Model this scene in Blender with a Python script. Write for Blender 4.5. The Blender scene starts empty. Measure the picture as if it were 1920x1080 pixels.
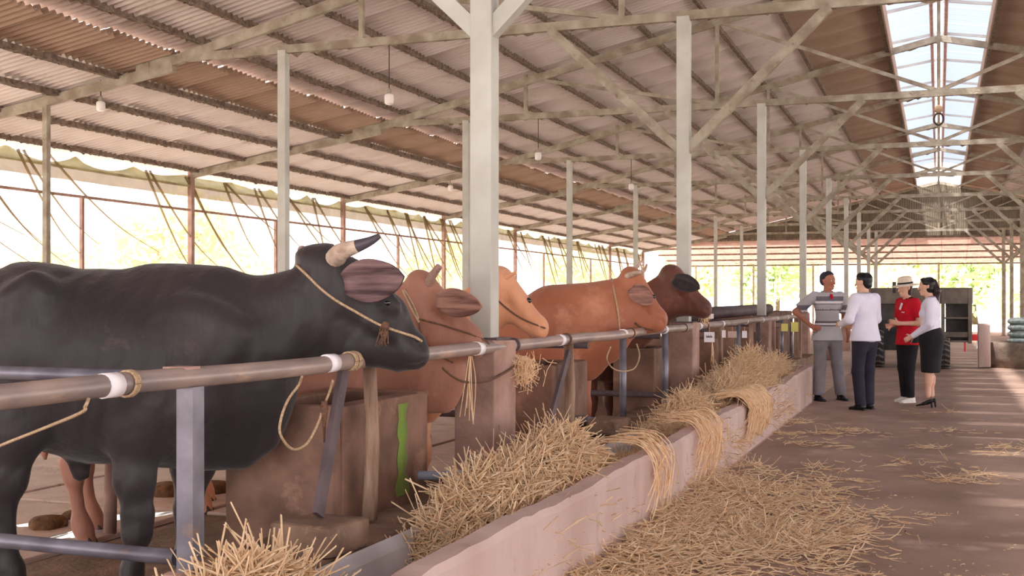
import bpy, math, random
import numpy as np
from mathutils import Vector, Matrix
from mathutils.bvhtree import BVHTree
random.seed(7); RNG = np.random.default_rng(7)
SC = bpy.context.scene
COL = SC.collection

# ------------------------------------------------------------ camera, sky, sun, exposure
F = 2200.0; CX, CY = 960.0, 565.0; HC = 1.33
TH = math.atan(800.0 / F); CT, ST = math.cos(TH), math.sin(TH)
cam_d = bpy.data.cameras.new('camera'); cam = bpy.data.objects.new('camera', cam_d); COL.objects.link(cam)
cam.location = (0, 0, HC); cam.rotation_euler = (math.pi / 2, 0, TH)
cam_d.sensor_width = 36; cam_d.lens = F / 1920 * 36
cam_d.shift_y = 25 / 1920.0
cam_d.clip_end = 400; cam_d.clip_start = 0.05
SC.camera = cam

w = bpy.data.worlds.new('sky'); SC.world = w; w.use_nodes = True
bg = w.node_tree.nodes['Background']
bg.inputs[0].default_value = (1.0, 0.975, 0.985, 1); bg.inputs[1].default_value = 1.0
sd = bpy.data.lights.new('sun', 'SUN'); sd.energy = 3.0; sd.angle = math.radians(3); sd.color = (1, .965, .94)
sun = bpy.data.objects.new('sun', sd); COL.objects.link(sun)
sun.rotation_euler = (math.radians(14), math.radians(-10), 0)
SC.view_settings.view_transform = 'Standard'; SC.view_settings.look = 'None'
SC.view_settings.gamma = 1.0; SC.view_settings.use_curve_mapping = False
SC.view_settings.exposure = 2.22
SC.cycles.max_bounces = 8; SC.cycles.diffuse_bounces = 6; SC.cycles.transparent_max_bounces = 16
SC.cycles.use_denoising = True
SC.cycles.sample_clamp_indirect = 8

# ------------------------------------------------------------ measuring helpers
def ray(px, py):
    u = (px - CX) / F
    return Vector((u * CT - ST, CT + u * ST, -(py - CY) / F))
ORG = Vector((0, 0, HC))
def at_t(px, py, t): return ORG + ray(px, py) * t
def at_x(px, py, X): d = ray(px, py); return ORG + d * (X / d.x)
def at_y(px, py, Y): d = ray(px, py); return ORG + d * (Y / d.y)
def at_z(px, py, Z): d = ray(px, py); return ORG + d * ((Z - HC) / d.z)
def depth(p): return -p[0] * ST + p[1] * CT

# ------------------------------------------------------------ object helpers
def tag(o, label=None, cat=None, group=None, kind=None):
    if label: o['label'] = label
    if cat: o['category'] = cat
    if group: o['group'] = group
    if kind: o['kind'] = kind
    return o
def empty(name, loc=(0, 0, 0), rz=0, label=None, cat=None, group=None, kind=None):
    o = bpy.data.objects.new(name, None); COL.objects.link(o)
    o.empty_display_size = .1
    o.location = loc; o.rotation_euler = (0, 0, rz)
    return tag(o, label, cat, group, kind)
def link(name, me, parent=None, loc=None, rz=None):
    o = bpy.data.objects.new(name, me); COL.objects.link(o)
    if parent: o.parent = parent
    if loc is not None: o.location = loc
    if rz is not None: o.rotation_euler = (0, 0, rz)
    return o
def copy_tree(o, parent=None):
    c = o.copy(); COL.objects.link(c); c.parent = parent
    for ch in list(o.children): copy_tree(ch, c)
    return c
def np_mesh(name, V, Fc, mats, smooth=False, n=4):
    V = np.asarray(V, dtype=np.float32); Fc = np.asarray(Fc, dtype=np.int32)
    me = bpy.data.meshes.new(name)
    me.vertices.add(len(V)); me.vertices.foreach_set('co', V.ravel())
    nf = len(Fc); me.loops.add(nf * n); me.loops.foreach_set('vertex_index', Fc.ravel())
    me.polygons.add(nf)
    me.polygons.foreach_set('loop_start', np.arange(nf, dtype=np.int32) * n)
    if smooth: me.polygons.foreach_set('use_smooth', np.ones(nf, dtype=bool))
    me.update(calc_edges=True); me.validate()
    for m in (mats if isinstance(mats, (list, tuple)) else [mats]): me.materials.append(m)
    return me
class MB:
    def __init__(s): s.v = []; s.f = []; s.m = []; s.sm = False
    def quadstrip(s, rings, closed=True, caps=True, mi=0):
        b = len(s.v); n = len(rings[0])
        for r in rings: s.v += [tuple(p) for p in r]
        for i in range(len(rings) - 1):
            for j in range(n if closed else n - 1):
                k = (j + 1) % n
                s.f.append((b + i * n + j, b + i * n + k, b + (i + 1) * n + k, b + (i + 1) * n + j)); s.m.append(mi)
        if caps and closed:
            s.f.append(tuple(b + j for j in range(n))[::-1]); s.m.append(mi)
            s.f.append(tuple(b + (len(rings) - 1) * n + j for j in range(n))); s.m.append(mi)
        return s
    def box(s, lo, hi, mi=0, rz=0, jit=0):
        x0, y0, z0 = lo; x1, y1, z1 = hi
        r = [[(x0, y0, z0), (x1, y0, z0), (x1, y1, z0), (x0, y1, z0)], [(x0, y0, z1), (x1, y0, z1), (x1, y1, z1), (x0, y1, z1)]]
        if rz:
            cx, cy = (x0 + x1) / 2, (y0 + y1) / 2; c, q = math.cos(rz), math.sin(rz)
            r = [[(cx + (a - cx) * c - (b - cy) * q, cy + (a - cx) * q + (b - cy) * c, z) for a, b, z in k] for k in r]
        if jit: r = [[tuple(c + random.uniform(-jit, jit) for c in p) for p in k] for k in r]
        return s.quadstrip(r, mi=mi)
    def bar(s, a, b, w, h, up=(0, 0, 1), mi=0):
        a, b = Vector(a), Vector(b); d = (b - a).normalized(); up = Vector(up)
        if abs(d.dot(up)) > .97: up = Vector((0, 1, 0))
        x = d.cross(up).normalized(); y = x.cross(d)
        rings = [[p - x * w / 2 - y * h / 2, p + x * w / 2 - y * h / 2, p + x * w / 2 + y * h / 2, p - x * w / 2 + y * h / 2] for p in (a, b)]
        return s.quadstrip(rings, mi=mi)
    def tube(s, pts, r, n=10, mi=0, caps=True, flat=1.0):
        pts = [Vector(p) for p in pts]; R = r if isinstance(r, (list, tuple)) else [r] * len(pts)
        t0 = (pts[1] - pts[0]).normalized()
        x = t0.cross(Vector((0, 0, 1)))
        if x.length < .05: x = t0.cross(Vector((0, 1, 0)))
        x.normalize(); rings = []
        for i, p in enumerate(pts):
            t = ((pts[min(i + 1, len(pts) - 1)] - p).normalized() + (p - pts[max(i - 1, 0)]).normalized()).normalized()
            x = (x - t * x.dot(t)).normalized(); y = t.cross(x)
            rings.append([p + (x * math.cos(a) + y * math.sin(a) * flat) * R[i] for a in [2 * math.pi * j / n for j in range(n)]])
        return s.quadstrip(rings, caps=caps, mi=mi)
    def lathe(s, prof, c=(0, 0, 0), n=20, mi=0, axis='z'):
        rings = []
        for r, z in prof:
            ring = []
            for j in range(n):
                a = 2 * math.pi * j / n; p = (r * math.cos(a), r * math.sin(a), z)
                if axis == 'x': p = (p[2], p[0], p[1])
                if axis == 'y': p = (p[0], -p[2], p[1])
                ring.append((c[0] + p[0], c[1] + p[1], c[2] + p[2]))
            rings.append(ring)
        return s.quadstrip(rings, mi=mi)
    def mesh(s, name, mats, smooth=False):
        me = bpy.data.meshes.new(name); me.from_pydata(s.v, [], s.f)
        for m in (mats if isinstance(mats, (list, tuple)) else [mats]): me.materials.append(m)
        me.polygons.foreach_set('material_index', s.m)
        if smooth: me.polygons.foreach_set('use_smooth', [len(f) == 4 for f in s.f])
        me.update(); return me
    def build(s, name, mats, parent=None, smooth=False, loc=None, bevel=0):
        o = link(name, s.mesh(name, mats, smooth), parent, loc)
        if bevel:
            m = o.modifiers.new('b', 'BEVEL'); m.width = bevel; m.segments = 2; m.limit_method = 'ANGLE'
        return o
def smooth_pts(pts, n=8):
    pts = [Vector(p) for p in pts]; P = [pts[0]] + pts + [pts[-1]]; out = []
    for i in range(1, len(P) - 2):
        for k in range(n):
            t = k / n; a, b, c, d = P[i - 1], P[i], P[i + 1], P[i + 2]
            out.append(.5 * ((2 * b) + (c - a) * t + (2 * a - 5 * b + 4 * c - d) * t * t + (3 * b - a - 3 * c + d) * t ** 3))
    out.append(pts[-1]); return out

# ------------------------------------------------------------ materials
def S(r, g, b):
    f = lambda c: (c / 255 / 12.92) if c / 255 <= .04045 else ((c / 255 + .055) / 1.055) ** 2.4
    return (f(r), f(g), f(b), 1)
def mat(name, c1, c2=None, scale=4, rough=.7, bump=0, bscale=40, metal=0, stretch=(1, 1, 1), c3=None, s3=1.5, t3=.55, detail=6, spec=.3, coords='Object', sheen=0):
    m = bpy.data.materials.new(name); m.use_nodes = True; nt = m.node_tree; N = nt.nodes; L = nt.links
    b = N['Principled BSDF']; b.inputs['Roughness'].default_value = rough; b.inputs['Metallic'].default_value = metal
    b.inputs['Specular IOR Level'].default_value = spec
    if sheen: b.inputs['Sheen Weight'].default_value = sheen
    tc = N.new('ShaderNodeTexCoord'); mp = N.new('ShaderNodeMapping'); mp.inputs['Scale'].default_value = stretch
    L.new(tc.outputs[coords], mp.inputs[0])
    out = None
    if c2:
        n = N.new('ShaderNodeTexNoise'); n.inputs['Scale'].default_value = scale; n.inputs['Detail'].default_value = detail
        L.new(mp.outputs[0], n.inputs['Vector'])
        r = N.new('ShaderNodeValToRGB'); r.color_ramp.elements[0].position = .35; r.color_ramp.elements[1].position = .65
        r.color_ramp.elements[0].color = c1; r.color_ramp.elements[1].color = c2
        L.new(n.outputs[0], r.inputs[0]); out = r.outputs[0]
        if c3:
            n3 = N.new('ShaderNodeTexNoise'); n3.inputs['Scale'].default_value = s3; n3.inputs['Detail'].default_value = 8
            n3.inputs['Roughness'].default_value = .65
            L.new(mp.outputs[0], n3.inputs['Vector'])
            r3 = N.new('ShaderNodeMapRange'); r3.inputs[1].default_value = t3; r3.inputs[2].default_value = t3 + .12
            L.new(n3.outputs[0], r3.inputs[0])
            mx = N.new('ShaderNodeMix'); mx.data_type = 'RGBA'
            L.new(r3.outputs[0], mx.inputs[0]); L.new(out, mx.inputs[6]); mx.inputs[7].default_value = c3; out = mx.outputs[2]
        L.new(out, b.inputs['Base Color'])
    else: b.inputs['Base Color'].default_value = c1
    if bump:
        n2 = N.new('ShaderNodeTexNoise'); n2.inputs['Scale'].default_value = bscale; n2.inputs['Detail'].default_value = 5
        L.new(mp.outputs[0], n2.inputs['Vector'])
        bp = N.new('ShaderNodeBump'); bp.inputs['Strength'].default_value = bump; bp.inputs['Distance'].default_value = .02
        L.new(n2.outputs[0], bp.inputs['Height']); L.new(bp.outputs[0], b.inputs['Normal'])
    return m
def see_through(name, col, alpha, transl=.5, c2=None, scale=8, stretch=(1, 1, 1)):
    m = mat(name, col, c2, scale=scale, rough=.9, stretch=stretch); nt = m.node_tree; N = nt.nodes; L = nt.links
    b = N['Principled BSDF']; tr = N.new('ShaderNodeBsdfTransparent'); tl = N.new('ShaderNodeBsdfTranslucent')
    tl.inputs[0].default_value = col
    if b.inputs['Base Color'].links: L.new(b.inputs['Base Color'].links[0].from_socket, tl.inputs[0])
    m1 = N.new('ShaderNodeMixShader'); m1.inputs[0].default_value = transl
    L.new(b.outputs[0], m1.inputs[1]); L.new(tl.outputs[0], m1.inputs[2])
    m2 = N.new('ShaderNodeMixShader'); m2.inputs[0].default_value = alpha
    L.new(tr.outputs[0], m2.inputs[1]); L.new(m1.outputs[0], m2.inputs[2])
    L.new(m2.outputs[0], N['Material Output'].inputs[0]); return m
K = {}
K['steel_paint'] = mat('pale painted steel', S(200, 198, 190), S(180, 176, 166), scale=3, rough=.5, c3=S(120, 98, 80), s3=14, t3=.68)
K['dusty'] = mat('dust covered steel', S(176, 166, 150), S(140, 126, 110), scale=5, rough=.95, bump=.5, bscale=30, c3=S(124, 110, 96), s3=12, t3=.6)
K['purlin'] = mat('dusty brown purlin', S(140, 122, 108), S(100, 82, 72), scale=14, rough=.95, bump=.5, c3=S(60, 48, 42), s3=22, t3=.6)
K['web'] = mat('dust cobweb', S(156, 140, 120), S(112, 96, 82), scale=20, rough=1)
K['sheet'] = mat('grey corrugated sheet', S(212, 201, 198), S(194, 181, 175), scale=1.2, rough=.6, c3=S(176, 156, 146), s3=2.5, t3=.6)
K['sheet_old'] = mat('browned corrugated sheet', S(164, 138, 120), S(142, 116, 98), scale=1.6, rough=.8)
K['gable'] = mat('grey brown gable sheet', S(132, 120, 104), S(112, 100, 86), scale=1.4, rough=.85)
K['sheet_ridge'] = mat('brown ridge sheet in painted shade', S(172, 148, 134), S(154, 128, 112), scale=1.2, rough=.7)  # browner copy of sheet; weaker light near the ridge put into the colour
K['concrete'] = mat('aisle concrete', S(170, 143, 127), S(146, 119, 105), scale=1.1, rough=.8, bump=.25, bscale=18, c3=S(186, 158, 141), s3=2.3, t3=.56)
K['wallpink'] = mat('pinkish trough plaster', S(206, 180, 172), S(188, 160, 150), scale=3, rough=.85, bump=.3, bscale=16, c3=S(158, 132, 118), s3=5, t3=.62, stretch=(1, 1, .45))
K['wet'] = mat('damp grey concrete', S(142, 124, 110), S(112, 96, 84), scale=6, rough=.6, bump=.4, bscale=24)
K['ledge'] = mat('muddy brown concrete', S(140, 112, 94), S(108, 84, 70), scale=5, rough=.85, bump=.6, bscale=20, c3=S(168, 140, 120), s3=7, t3=.6)
K['tank'] = mat('stained tank concrete', S(142, 108, 92), S(104, 78, 66), scale=4, rough=.8, bump=.4, bscale=22, c3=S(176, 136, 116), s3=3, t3=.58)
K['pillar'] = mat('pinkish rendered pillar', S(178, 144, 132), S(148, 116, 104), scale=6, rough=.85, bump=.3, bscale=30, c3=S(110, 84, 74), s3=9, t3=.62)
K['algae'] = mat('green algae streak', S(120, 150, 60), S(104, 118, 66), scale=9, rough=.9, stretch=(1, 1, .3), c3=S(134, 118, 84), s3=26, t3=.5)
K['white'] = mat('white glazed panel', S(196, 194, 196), S(170, 165, 165), scale=3, rough=.4, c3=S(140, 122, 110), s3=6, t3=.62)
K['rail'] = mat('worn rusty pipe', S(182, 158, 146), S(132, 118, 116), scale=7, rough=.4, metal=.15, c3=S(208, 172, 146), s3=5, t3=.56, stretch=(1, .35, 1), spec=.5)
K['pipe'] = mat('blue grey galvanised pipe', S(128, 124, 134), S(100, 96, 106), scale=8, rough=.4, metal=.35, c3=S(130, 108, 98), s3=8, t3=.62, spec=.5)
K['darkpost'] = mat('dark purple brown steel', S(98, 82, 86), S(78, 64, 66), scale=9, rough=.6, c3=S(130, 106, 96), s3=9, t3=.62)
K['wood'] = mat('weathered wood post', S(172, 142, 122), S(126, 98, 82), scale=7, rough=.85, bump=.5, bscale=30, stretch=(3, 3, .5), c3=S(88, 66, 56), s3=5, t3=.62)
K['tape'] = mat('white tape', S(240, 232, 236), rough=.5)
K['rope'] = mat('pale twisted rope', S(196, 168, 138), S(160, 132, 104), scale=120, rough=.95)
K['ropedark'] = mat('old brown rope', S(120, 88, 70), S(90, 64, 52), scale=100, rough=.95)
K['pvc'] = mat('grey blue plastic pipe', S(134, 138, 152), rough=.4)
K['pvccap'] = mat('pale plastic pipe cap', S(176, 184, 204), rough=.4)
K['hay'] = see_through('dry straw', S(255, 236, 206), 1.0, .42, S(242, 212, 174), 25)
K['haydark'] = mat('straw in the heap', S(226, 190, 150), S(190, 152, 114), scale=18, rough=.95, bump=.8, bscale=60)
K['penfloor'] = mat('pen floor slab', S(204, 178, 164), S(180, 154, 140), scale=3, rough=.7, bump=.3, c3=S(140, 108, 88), s3=5, t3=.6)
K['mud'] = mat('brown pen mud', S(134, 104, 84), S(104, 80, 64), scale=5, rough=.8, bump=.6)
K['groove'] = mat('dark gutter', S(84, 58, 50), S(60, 44, 38), scale=6, rough=.8)
K['dung'] = mat('dung clump', S(120, 86, 56), S(86, 58, 38), scale=20, rough=.9, bump=.8)
K['water'] = mat('puddle water', S(190, 190, 196), rough=.05, spec=1.0)
K['lamp'] = mat('white lamp jar', S(236, 226, 222), rough=.3)
K['cable'] = mat('lamp cable', S(70, 58, 52), rough=.7)
K['glasspanel'] = see_through('translucent skylight sheet', S(112, 122, 144), .95, .5)
K['net'] = see_through('sheer shade net', S(220, 204, 178), .46, .45, S(200, 188, 140), 1.2)
K['valance'] = see_through('doubled olive shade net', S(172, 162, 116), .96, .3, S(150, 142, 98), 2.5)
K['band'] = see_through('beige doubled net', S(168, 146, 126), .92, .3, S(154, 134, 108), 2.5)
K['netfold'] = see_through('gathered net fold', S(170, 148, 112), .8, .5)
K['leanto'] = see_through('pinkish translucent roof sheet', S(176, 140, 124), 1.0, .4, S(156, 120, 104), 3)
K['grass'] = mat('dry pale field', S(216, 206, 200), S(204, 200, 180), scale=.3, rough=1)
K['leaf'] = see_through('leaf', S(222, 230, 190), 1.0, .6, S(198, 212, 160), 1.5)
K['leafy'] = see_through('yellow leaf', S(234, 234, 196), 1.0, .6, S(212, 216, 166), 1.5)
K['bark'] = mat('bark', S(120, 98, 78), S(90, 72, 58), scale=8, rough=.9)

# ------------------------------------------------------------ smooth bodies from blended cones
def sdf(prims, h, k=.04, name='body'):
    P = np.array([[*p['a']] for p in prims] + [[*p['b']] for p in prims], dtype=float)
    R = max(max(*p['ra'], *p['rb']) for p in prims)
    lo = P.min(0) - R - 4 * h; hi = P.max(0) + R + 4 * h
    lo2 = np.full(3, 1e9); hi2 = -lo2
    for p in prims:
        r = max(*p['ra'], *p['rb']) + 3 * h
        lo2 = np.minimum(lo2, np.minimum(p['a'], p['b']) - r); hi2 = np.maximum(hi2, np.maximum(p['a'], p['b']) + r)
    lo, hi = lo2, hi2
    n = np.ceil((hi - lo) / h).astype(int) + 1
    ax = [lo[i] + h * np.arange(n[i]) for i in range(3)]
    D = np.full(n, .6, dtype=np.float32)
    for p in prims:
        a = np.array(p['a'], float); b = np.array(p['b'], float); kk = p.get('k', k)
        r = max(*p['ra'], *p['rb']) + kk + 2 * h
        i0 = np.maximum(((np.minimum(a, b) - r - lo) / h).astype(int), 0); i1 = np.minimum(((np.maximum(a, b) + r - lo) / h).astype(int) + 2, n)
        sl = tuple(slice(i0[i], i1[i]) for i in range(3))
        gx = ax[0][sl[0]][:, None, None] - a[0]; gy = ax[1][sl[1]][None, :, None] - a[1]; gz = ax[2][sl[2]][None, None, :] - a[2]
        d = b - a; Ln = np.linalg.norm(d)
        dn = d / Ln if Ln > 1e-6 else np.array([1., 0, 0]); Ln = max(Ln, 1e-6)
        side = np.array(p.get('side', (0, 1, 0)), float); side -= dn * side.dot(dn)
        if np.linalg.norm(side) < .05: side = np.array([1., 0, 0]) - dn * dn[0]
        side /= np.linalg.norm(side); up = np.cross(dn, side)
        al = gx * dn[0] + gy * dn[1] + gz * dn[2]
        s_ = gx * side[0] + gy * side[1] + gz * side[2]; u_ = gx * up[0] + gy * up[1] + gz * up[2]
        hh = np.clip(al / Ln, 0, 1)
        rs = p['ra'][0] + (p['rb'][0] - p['ra'][0]) * hh; ru = p['ra'][1] + (p['rb'][1] - p['ra'][1]) * hh
        ex = al - hh * Ln; ra_ = np.sqrt(rs * ru)
        k0 = np.sqrt((s_ / rs) ** 2 + (u_ / ru) ** 2 + (ex / ra_) ** 2)
        k1 = np.sqrt((s_ / rs ** 2) ** 2 + (u_ / ru ** 2) ** 2 + (ex / ra_ ** 2) ** 2) + 1e-9
        dd = np.where(k0 < 1e-3, -np.minimum(rs, ru), k0 * (k0 - 1) / k1)
        if p.get('cap'): dd = np.maximum(dd, al - Ln)
        if p.get('cap0'): dd = np.maximum(dd, -al)
        o = D[sl]
        if p.get('cut'):
            hb = np.maximum(kk - np.abs(o + dd), 0) / kk; D[sl] = np.maximum(o, -dd) + hb * hb * kk / 4
        else:
            hb = np.maximum(kk - np.abs(o - dd), 0) / kk; D[sl] = np.minimum(o, dd) - hb * hb * kk / 4
    # surface nets
    I = D < 0
    I8 = [I[a:n[0] - 1 + a, b:n[1] - 1 + b, c:n[2] - 1 + c] for a in (0, 1) for b in (0, 1) for c in (0, 1)]
    s = sum(x.astype(np.int8) for x in I8); mask = (s > 0) & (s < 8)
    ii, jj, kk_ = np.nonzero(mask); idx = -np.ones(mask.shape, dtype=np.int64); idx[ii, jj, kk_] = np.arange(len(ii))
    acc = np.zeros((len(ii), 3)); cnt = np.zeros(len(ii))
    cor = [(a, b, c) for a in (0, 1) for b in (0, 1) for c in (0, 1)]
    val = {c: D[ii + c[0], jj + c[1], kk_ + c[2]] for c in cor}
    for c in cor:
        for q in range(3):
            if c[q] == 0:
                e = list(c); e[q] = 1; e = tuple(e); va, vb = val[c], val[e]; m = (va < 0) != (vb < 0)
                t = np.where(m, va / np.where(m, va - vb, 1), 0)
                for r_ in range(3): acc[:, r_] += np.where(m, c[r_] + (t if r_ == q else 0), 0)
                cnt += m
    V = (acc / cnt[:, None] + np.stack([ii, jj, kk_], 1)) * h + lo
    Fs = []
    for q in range(3):
        sl0 = [slice(1, None)] * 3; sl1 = [slice(1, None)] * 3
        sl0[q] = slice(0, -1)
        A = I[tuple(slice(0, -1) if x == q else slice(1, -1) for x in range(3))]
        B = I[tuple(slice(1, None) if x == q else slice(1, -1) for x in range(3))]
        e0, e1, e2 = np.nonzero(A != B); e = [e0, e1, e2]
        inside = A[e0, e1, e2]
        for x in range(3):
            if x != q: e[x] = e[x] + 1
        y1, y2 = (q + 1) % 3, (q + 2) % 3
        def g(o1, o2):
            c = [z.copy() for z in e]; c[y1] = c[y1] - o1; c[y2] = c[y2] - o2; return idx[c[0], c[1], c[2]]
        f = np.stack([g(1, 1), g(0, 1), g(0, 0), g(1, 0)], 1)
        f[~inside] = f[~inside][:, ::-1]; Fs.append(f)
    return V, np.concatenate(Fs)
def C(a, b, ra, rb=None, **kw):
    f = lambda r: (r, r) if isinstance(r, (int, float)) else tuple(r)
    ra = f(ra); rb = f(rb) if rb is not None else ra
    return dict(a=np.array(tuple(a), float), b=np.array(tuple(b), float), ra=ra, rb=rb, **kw)
def body(name, prims, h, m, parent, k=.04, relax=1):
    V, Fc = sdf(prims, h, k)
    for _ in range(relax):
        E = np.concatenate([Fc[:, [0, 1]], Fc[:, [1, 2]], Fc[:, [2, 3]], Fc[:, [3, 0]]])
        s = np.zeros_like(V); c = np.zeros(len(V))
        for q in range(3):
            s[:, q] = np.bincount(E[:, 0], V[E[:, 1], q], len(V)) + np.bincount(E[:, 1], V[E[:, 0], q], len(V))
        c = np.bincount(E[:, 0], minlength=len(V)) + np.bincount(E[:, 1], minlength=len(V))
        V = V * .5 + .5 * s / np.maximum(c, 1)[:, None]
    return link(name, np_mesh(name, V, Fc, m, True), parent)

# ------------------------------------------------------------ ground, aisle, pen floor
ORD = ['first', 'second', 'third', 'fourth', 'fifth', 'sixth', 'seventh', 'eighth', 'ninth', 'tenth', 'eleventh', 'twelfth', 'thirteenth', 'fourteenth']
def roofz(x):
    x = abs(x)
    return 6.03 - .216 * x if x < 8.55 else 4.02 - .166 * (x - 8.68)
XE = 11.87; YK = [6.02 + 5.38 * k for k in range(9)]; Y0 = -8.0; YEND = 49.2

b = MB(); b.box((-160, -60, -.5), (160, 220, -.13)); g = b.build('field_ground', K['grass']); tag(g, kind='structure')
b = MB(); b.box((-1.56, Y0, -.12), (12.2, YEND + 6, 0)); tag(b.build('floor', K['concrete']), kind='structure')
b = MB(); b.box((-12.2, Y0, -.12), (-1.56, YEND + 6, 0)); pf = b.build('floor', K['penfloor']); tag(pf, kind='structure')
# laid slabs of the pens, with the gutters between them
slabs = []
for j in range(5):
    for i in range(6):
        x1 = -2.75 - j * 1.55; y0 = 2.2 + i * 2.6
        s = MB(); s.box((-.74, -1.27, 0), (.74, 1.27, .035), jit=.006); slabs.append(1)
        o = s.build('slab', K['penfloor'] if random.random() < .7 else K['mud'], pf, loc=(x1 - .74, y0, 0), bevel=.01); o.rotation_euler = (0, 0, random.uniform(-.01, .01))
b = MB(); b.box((-10.6, .8, .0), (-2.7, 17, .012)); b.build('gutter_bed', K['groove'], pf)

# ------------------------------------------------------------ roof
ceil = empty('ceiling', kind='structure')
def sheet_mesh(x0, x1, zoff, m, wd=1.076, per=12, name='roof_sheet'):
    n = per * 6; V = []; Fc = []
    for j in range(n + 5):
        y = j * wd / n; z = .018 * math.cos(2 * math.pi * per * y / wd)
        for x in (x0, x1): V.append((-x, y, roofz((x0 + x1) / 2) + (roofz(x) - roofz((x0 + x1) / 2)) + z + zoff))
    for j in range(n + 4): Fc.append((2 * j, 2 * j + 1, 2 * j + 3, 2 * j + 2))
    return np_mesh(name, V, Fc, m, True)
def sheet_row(x0, x1, za, zb, m, sgn, cnt):
    # straight slope from (x0, za) to (x1, zb), a corrugated sheet of 1.076 m with a lapped edge
    n = 72; V = []; Fc = []
    for j in range(n + 5):
        y = j * 1.076 / n; cc = math.cos(2 * math.pi * 10 * y / 1.076); z = .026 * math.copysign(abs(cc) ** .6, cc) - .038 * (j / n)
        V.append((sgn * x0, y, za + z)); V.append((sgn * x1, y, zb + z))
    for j in range(n + 4): Fc.append((2 * j, 2 * j + 1, 2 * j + 3, 2 * j + 2))
    me = np_mesh('roof_sheet', V, Fc, m, True)
    for i in range(cnt):
        o = link('roof_sheet', me, ceil, (0, Y0 + i * 1.076, .008 * (i % 2) + random.uniform(0, .004)))
        md = None
NS = 54
for sg in (-1, 1):
    sheet_row(.80, 2.25, roofz(.8) + .14, roofz(2.25) + .137, K['sheet_ridge'], sg, NS)
    sheet_row(2.2, 8.50, roofz(2.2) + .134, roofz(8.5) + .115, K['sheet'], sg, NS)
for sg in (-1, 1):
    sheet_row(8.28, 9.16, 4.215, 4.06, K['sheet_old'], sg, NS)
    sheet_row(9.1, 12.25, 4.055, 3.51, K['sheet'], sg, NS)
# browned sheets of the strip below the step
# purlins, each one its own bar
PX = [11.72, 10.82, 9.95, 9.07, 8.05, 7.4, 6.62, 5.74, 4.86, 3.98, 3.1, 2.2, .86]
def ragged(mb, x, z, y0, y1, hmax, step=.035, mi=0):
    y = y0; pts = []
    while y < y1:
        pts.append((y, hmax * (random.random() ** 3) * (1 if random.random() < .8 else 2.2))); y += random.uniform(.5, 1.6) * step
    bidx = len(mb.v)
    for y, h in pts: mb.v += [(x, y, z + .01), (x + random.uniform(-.01, .01), y, z - h)]
    for i in range(len(pts) - 1):
        mb.f.append((bidx + 2 * i, bidx + 2 * i + 1, bidx + 2 * i + 3, bidx + 2 * i + 2)); mb.m.append(mi)
for sgn in (-1, 1):
    for x in PX:
        zt = roofz(x) + (.1 if x > .9 else .12); h = .07 if x != .86 else .16
        if x > 8.4: zt = roofz(x) + .055
        b = MB(); b.box((sgn * x - .03, Y0, zt - h), (sgn * x + .03, YEND, zt))
        p = b.build('purlin', K['purlin'], ceil)
        if sgn < 0:
            wb = MB()
            for dx in (-.03, .0, .03): ragged(wb, -x + dx, zt - h, 2, YEND, .014)
            tag(wb.build('cobwebs', K['web'], p), kind='stuff')
        if x == .86:
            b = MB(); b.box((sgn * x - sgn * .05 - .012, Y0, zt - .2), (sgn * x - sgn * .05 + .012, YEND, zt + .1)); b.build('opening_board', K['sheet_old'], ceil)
b = MB(); b.box((-.025, Y0, 5.94), (.025, YEND, 6.04)); b.build('ridge_beam', K['dusty'], ceil)
# raised skylight cap over the ridge opening
skl = empty('window_1', kind='structure')
zc = 6.55
n = int((YEND - Y0) / 1.34)
for i in range(n):
    for sgn in (-1, 1):
        V = []; Fc = []; m_ = 30
        for j in range(m_ + 1):
            y = j * 1.3 / m_; z = .012 * math.cos(2 * math.pi * 9 * j / m_)
            V += [(sgn * .07, y, zc + .16 + z), (sgn * 1.12, y, zc - .02 + z)]
        for j in range(m_): Fc.append((2 * j, 2 * j + 1, 2 * j + 3, 2 * j + 2))
        if i == 0:
            if sgn < 0: me_l = np_mesh('pane', V, Fc, K['glasspanel'], True)
            else: me_r = np_mesh('pane', V, Fc, K['glasspanel'], True)
        link('pane', me_l if sgn < 0 else me_r, skl, (0, Y0 + i * 1.34, 0))
for sgn in (-1, 1):
    b = MB(); b.tube([(sgn * .13, Y0, zc + .1), (sgn * .13, YEND, zc + .1)], .035, 8); b.build('ridge_rail', K['pillar'], skl, True)
    b = MB(); b.box((sgn * .95 - .02, Y0, zc - .06), (sgn * .95 + .02, YEND, zc)); b.build('edge_rail', K['steel_paint'], skl)
for k in range(-2, 17):
    y = 6.02 + 2.69 * k
    for sgn in (-1, 1):
        b = MB(); b.bar((sgn * .82, y, 5.9), (sgn * .95, y, zc), .04, .04); b.build('cap_post', K['steel_paint'], skl)
        b = MB(); b.bar((0, y, zc + .12), (sgn * 1.1, y, zc - .05), .04, .05); b.build('cap_rafter', K['steel_paint'], skl)

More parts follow.
